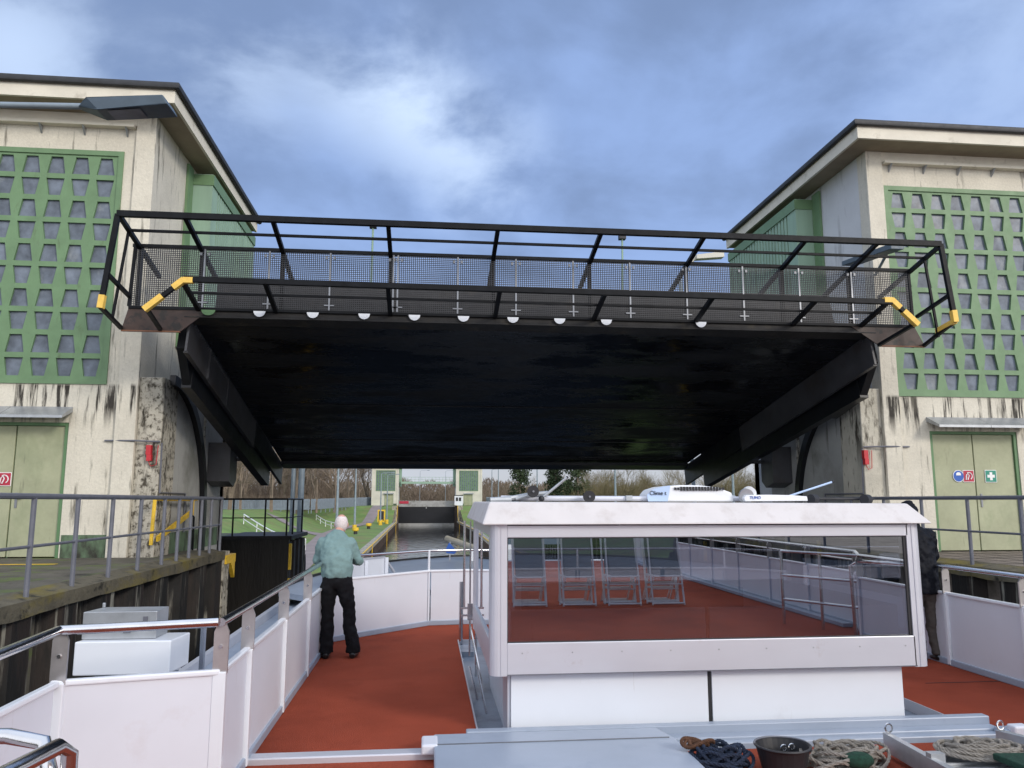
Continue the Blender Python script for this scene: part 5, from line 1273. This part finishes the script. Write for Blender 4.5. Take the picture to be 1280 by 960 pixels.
def person2(px, py):
    hip = Vector((px, py, .93)); chest = Vector((px+.0, py+.05, 1.30)); neck = Vector((px-.02, py+.08, 1.53)); head = Vector((px-.075, py+.09, 1.69))
    shL = chest+Vector((-.18, .03, .13)); shR = chest+Vector((.17, .03, .13)); elL = Vector((px-.22, py+.15, 1.12)); haL = Vector((px-.05, py+.36, 1.16)); elR = Vector((px+.22, py+.10, 1.20)); haR = Vector((px+.20, py+.34, 1.15))
    body = []; legs = {}
    for s in (-1, 1):
        hp = hip+Vector((s*.09, 0, -.04)); kn = Vector((px+s*.09+.01, py+.03, .49)); an = Vector((px+s*.10+.02, py, .09)); legs[s] = (hp, kn, an)
        body.append(([hip+Vector((s*.06, 0, 0)), hp, kn, an, an+Vector((0, 0, -.05))], [.07, .06, .038, .034, .034])); body.append(([an+Vector((0, -.03, -.05)), an+Vector((0, .12, -.055))], [.035, .03]))
    body.append(([hip-Vector((0, 0, .06)), hip+Vector((0, 0, .1)), chest, chest+Vector((0, .03, .15)), neck, head-Vector((0, 0, .04))], [(.13, .09), (.13, .085), (.15, .095), (.10, .07), (.054, .056), (.05, .055)]))
    for sh, el, ha in ((shL, elL, haL), (shR, elR, haR)): body.append(([sh, el, ha], [.045, .04, .027]))
    hand(body, haL, haL-elL, (0, 0, 1), (1, 0, 0)); hand(body, haR, haR-elR, (0, 0, 1), (-1, 0, 0))
    balls = [(head+Vector((0, .0, .015)), .1, (.80, .98, 1.10)), (head+Vector((0, .05, -.06)), .062, (.85, .9, 1.0)), (head+Vector((0, .105, -.015)), .016, (.8, 1.2, 1.6)), (head+Vector((0, .09, -.055)), .02, (1.3, .6, .5))]
    o = body_mesh(body, balls, .0085, 'person', 'skin', None, 3); tag(o, 'person in a dark hooded jacket and grey trousers half hidden behind the wheelhouse', 'person')
    body_mesh([([neck-Vector((0, .0, .05)), neck, head-Vector((0, .03, .05))], [.10, .09, .095])], [(head+Vector((0, -.02, .03)), .118, (.95, 1.05, 1.12))], .012, 'hood', 'jacket', o, 4)
    sw = [([hip+Vector((0, 0, -.16)), hip+Vector((0, 0, .05)), hip+Vector((0, .03, .2)), chest, chest+Vector((0, .02, .14)), neck], [(.185, .15), (.185, .15), (.19, .15), (.205, .15), (.185, .125), (.08, .08)])]
    for sh, el, ha in ((shL, elL, haL), (shR, elR, haR)): sw.append(([sh, sh*.5+el*.5, el, ha*.6+el*.4, ha-(ha-el).normalized()*.01], [.09, .08, .075, .062, .05]))
    body_mesh(sw, [(shL, .09, (1, 1, 1)), (shR, .09, (1, 1, 1)), (elR, .075, (1, 1, 1))], .013, 'jacket', 'jacket', o, 4)
    tr = []
    for s in (-1, 1):
        hp, kn, an = legs[s]; tr.append(([hip+Vector((s*.07, 0, .03)), hp-Vector((0, 0, .08)), kn+Vector((0, 0, .06)), kn-Vector((0, 0, .12)), an+Vector((0, 0, .0)), an-Vector((0, 0, .02))], [.10, .09, .072, .066, .062, .062]))
    body_mesh(tr, [], .013, 'trousers', 'greytr', o, 4)
    for s in (-1, 1):
        hp, kn, an = legs[s]; body_mesh([([an+Vector((0, -.075, -.06)), an+Vector((0, -.02, -.045)), an+Vector((.01, .09, -.055)), an+Vector((.015, .18, -.065))], [.034, (.046, .044), (.047, .036), .028])], [], .009, 'shoe', 'shoe', o, 3)
person2(5.83, 8.95)
for o in list(bpy.data.objects):
    for k in ('cycles_visibility',):
        pass
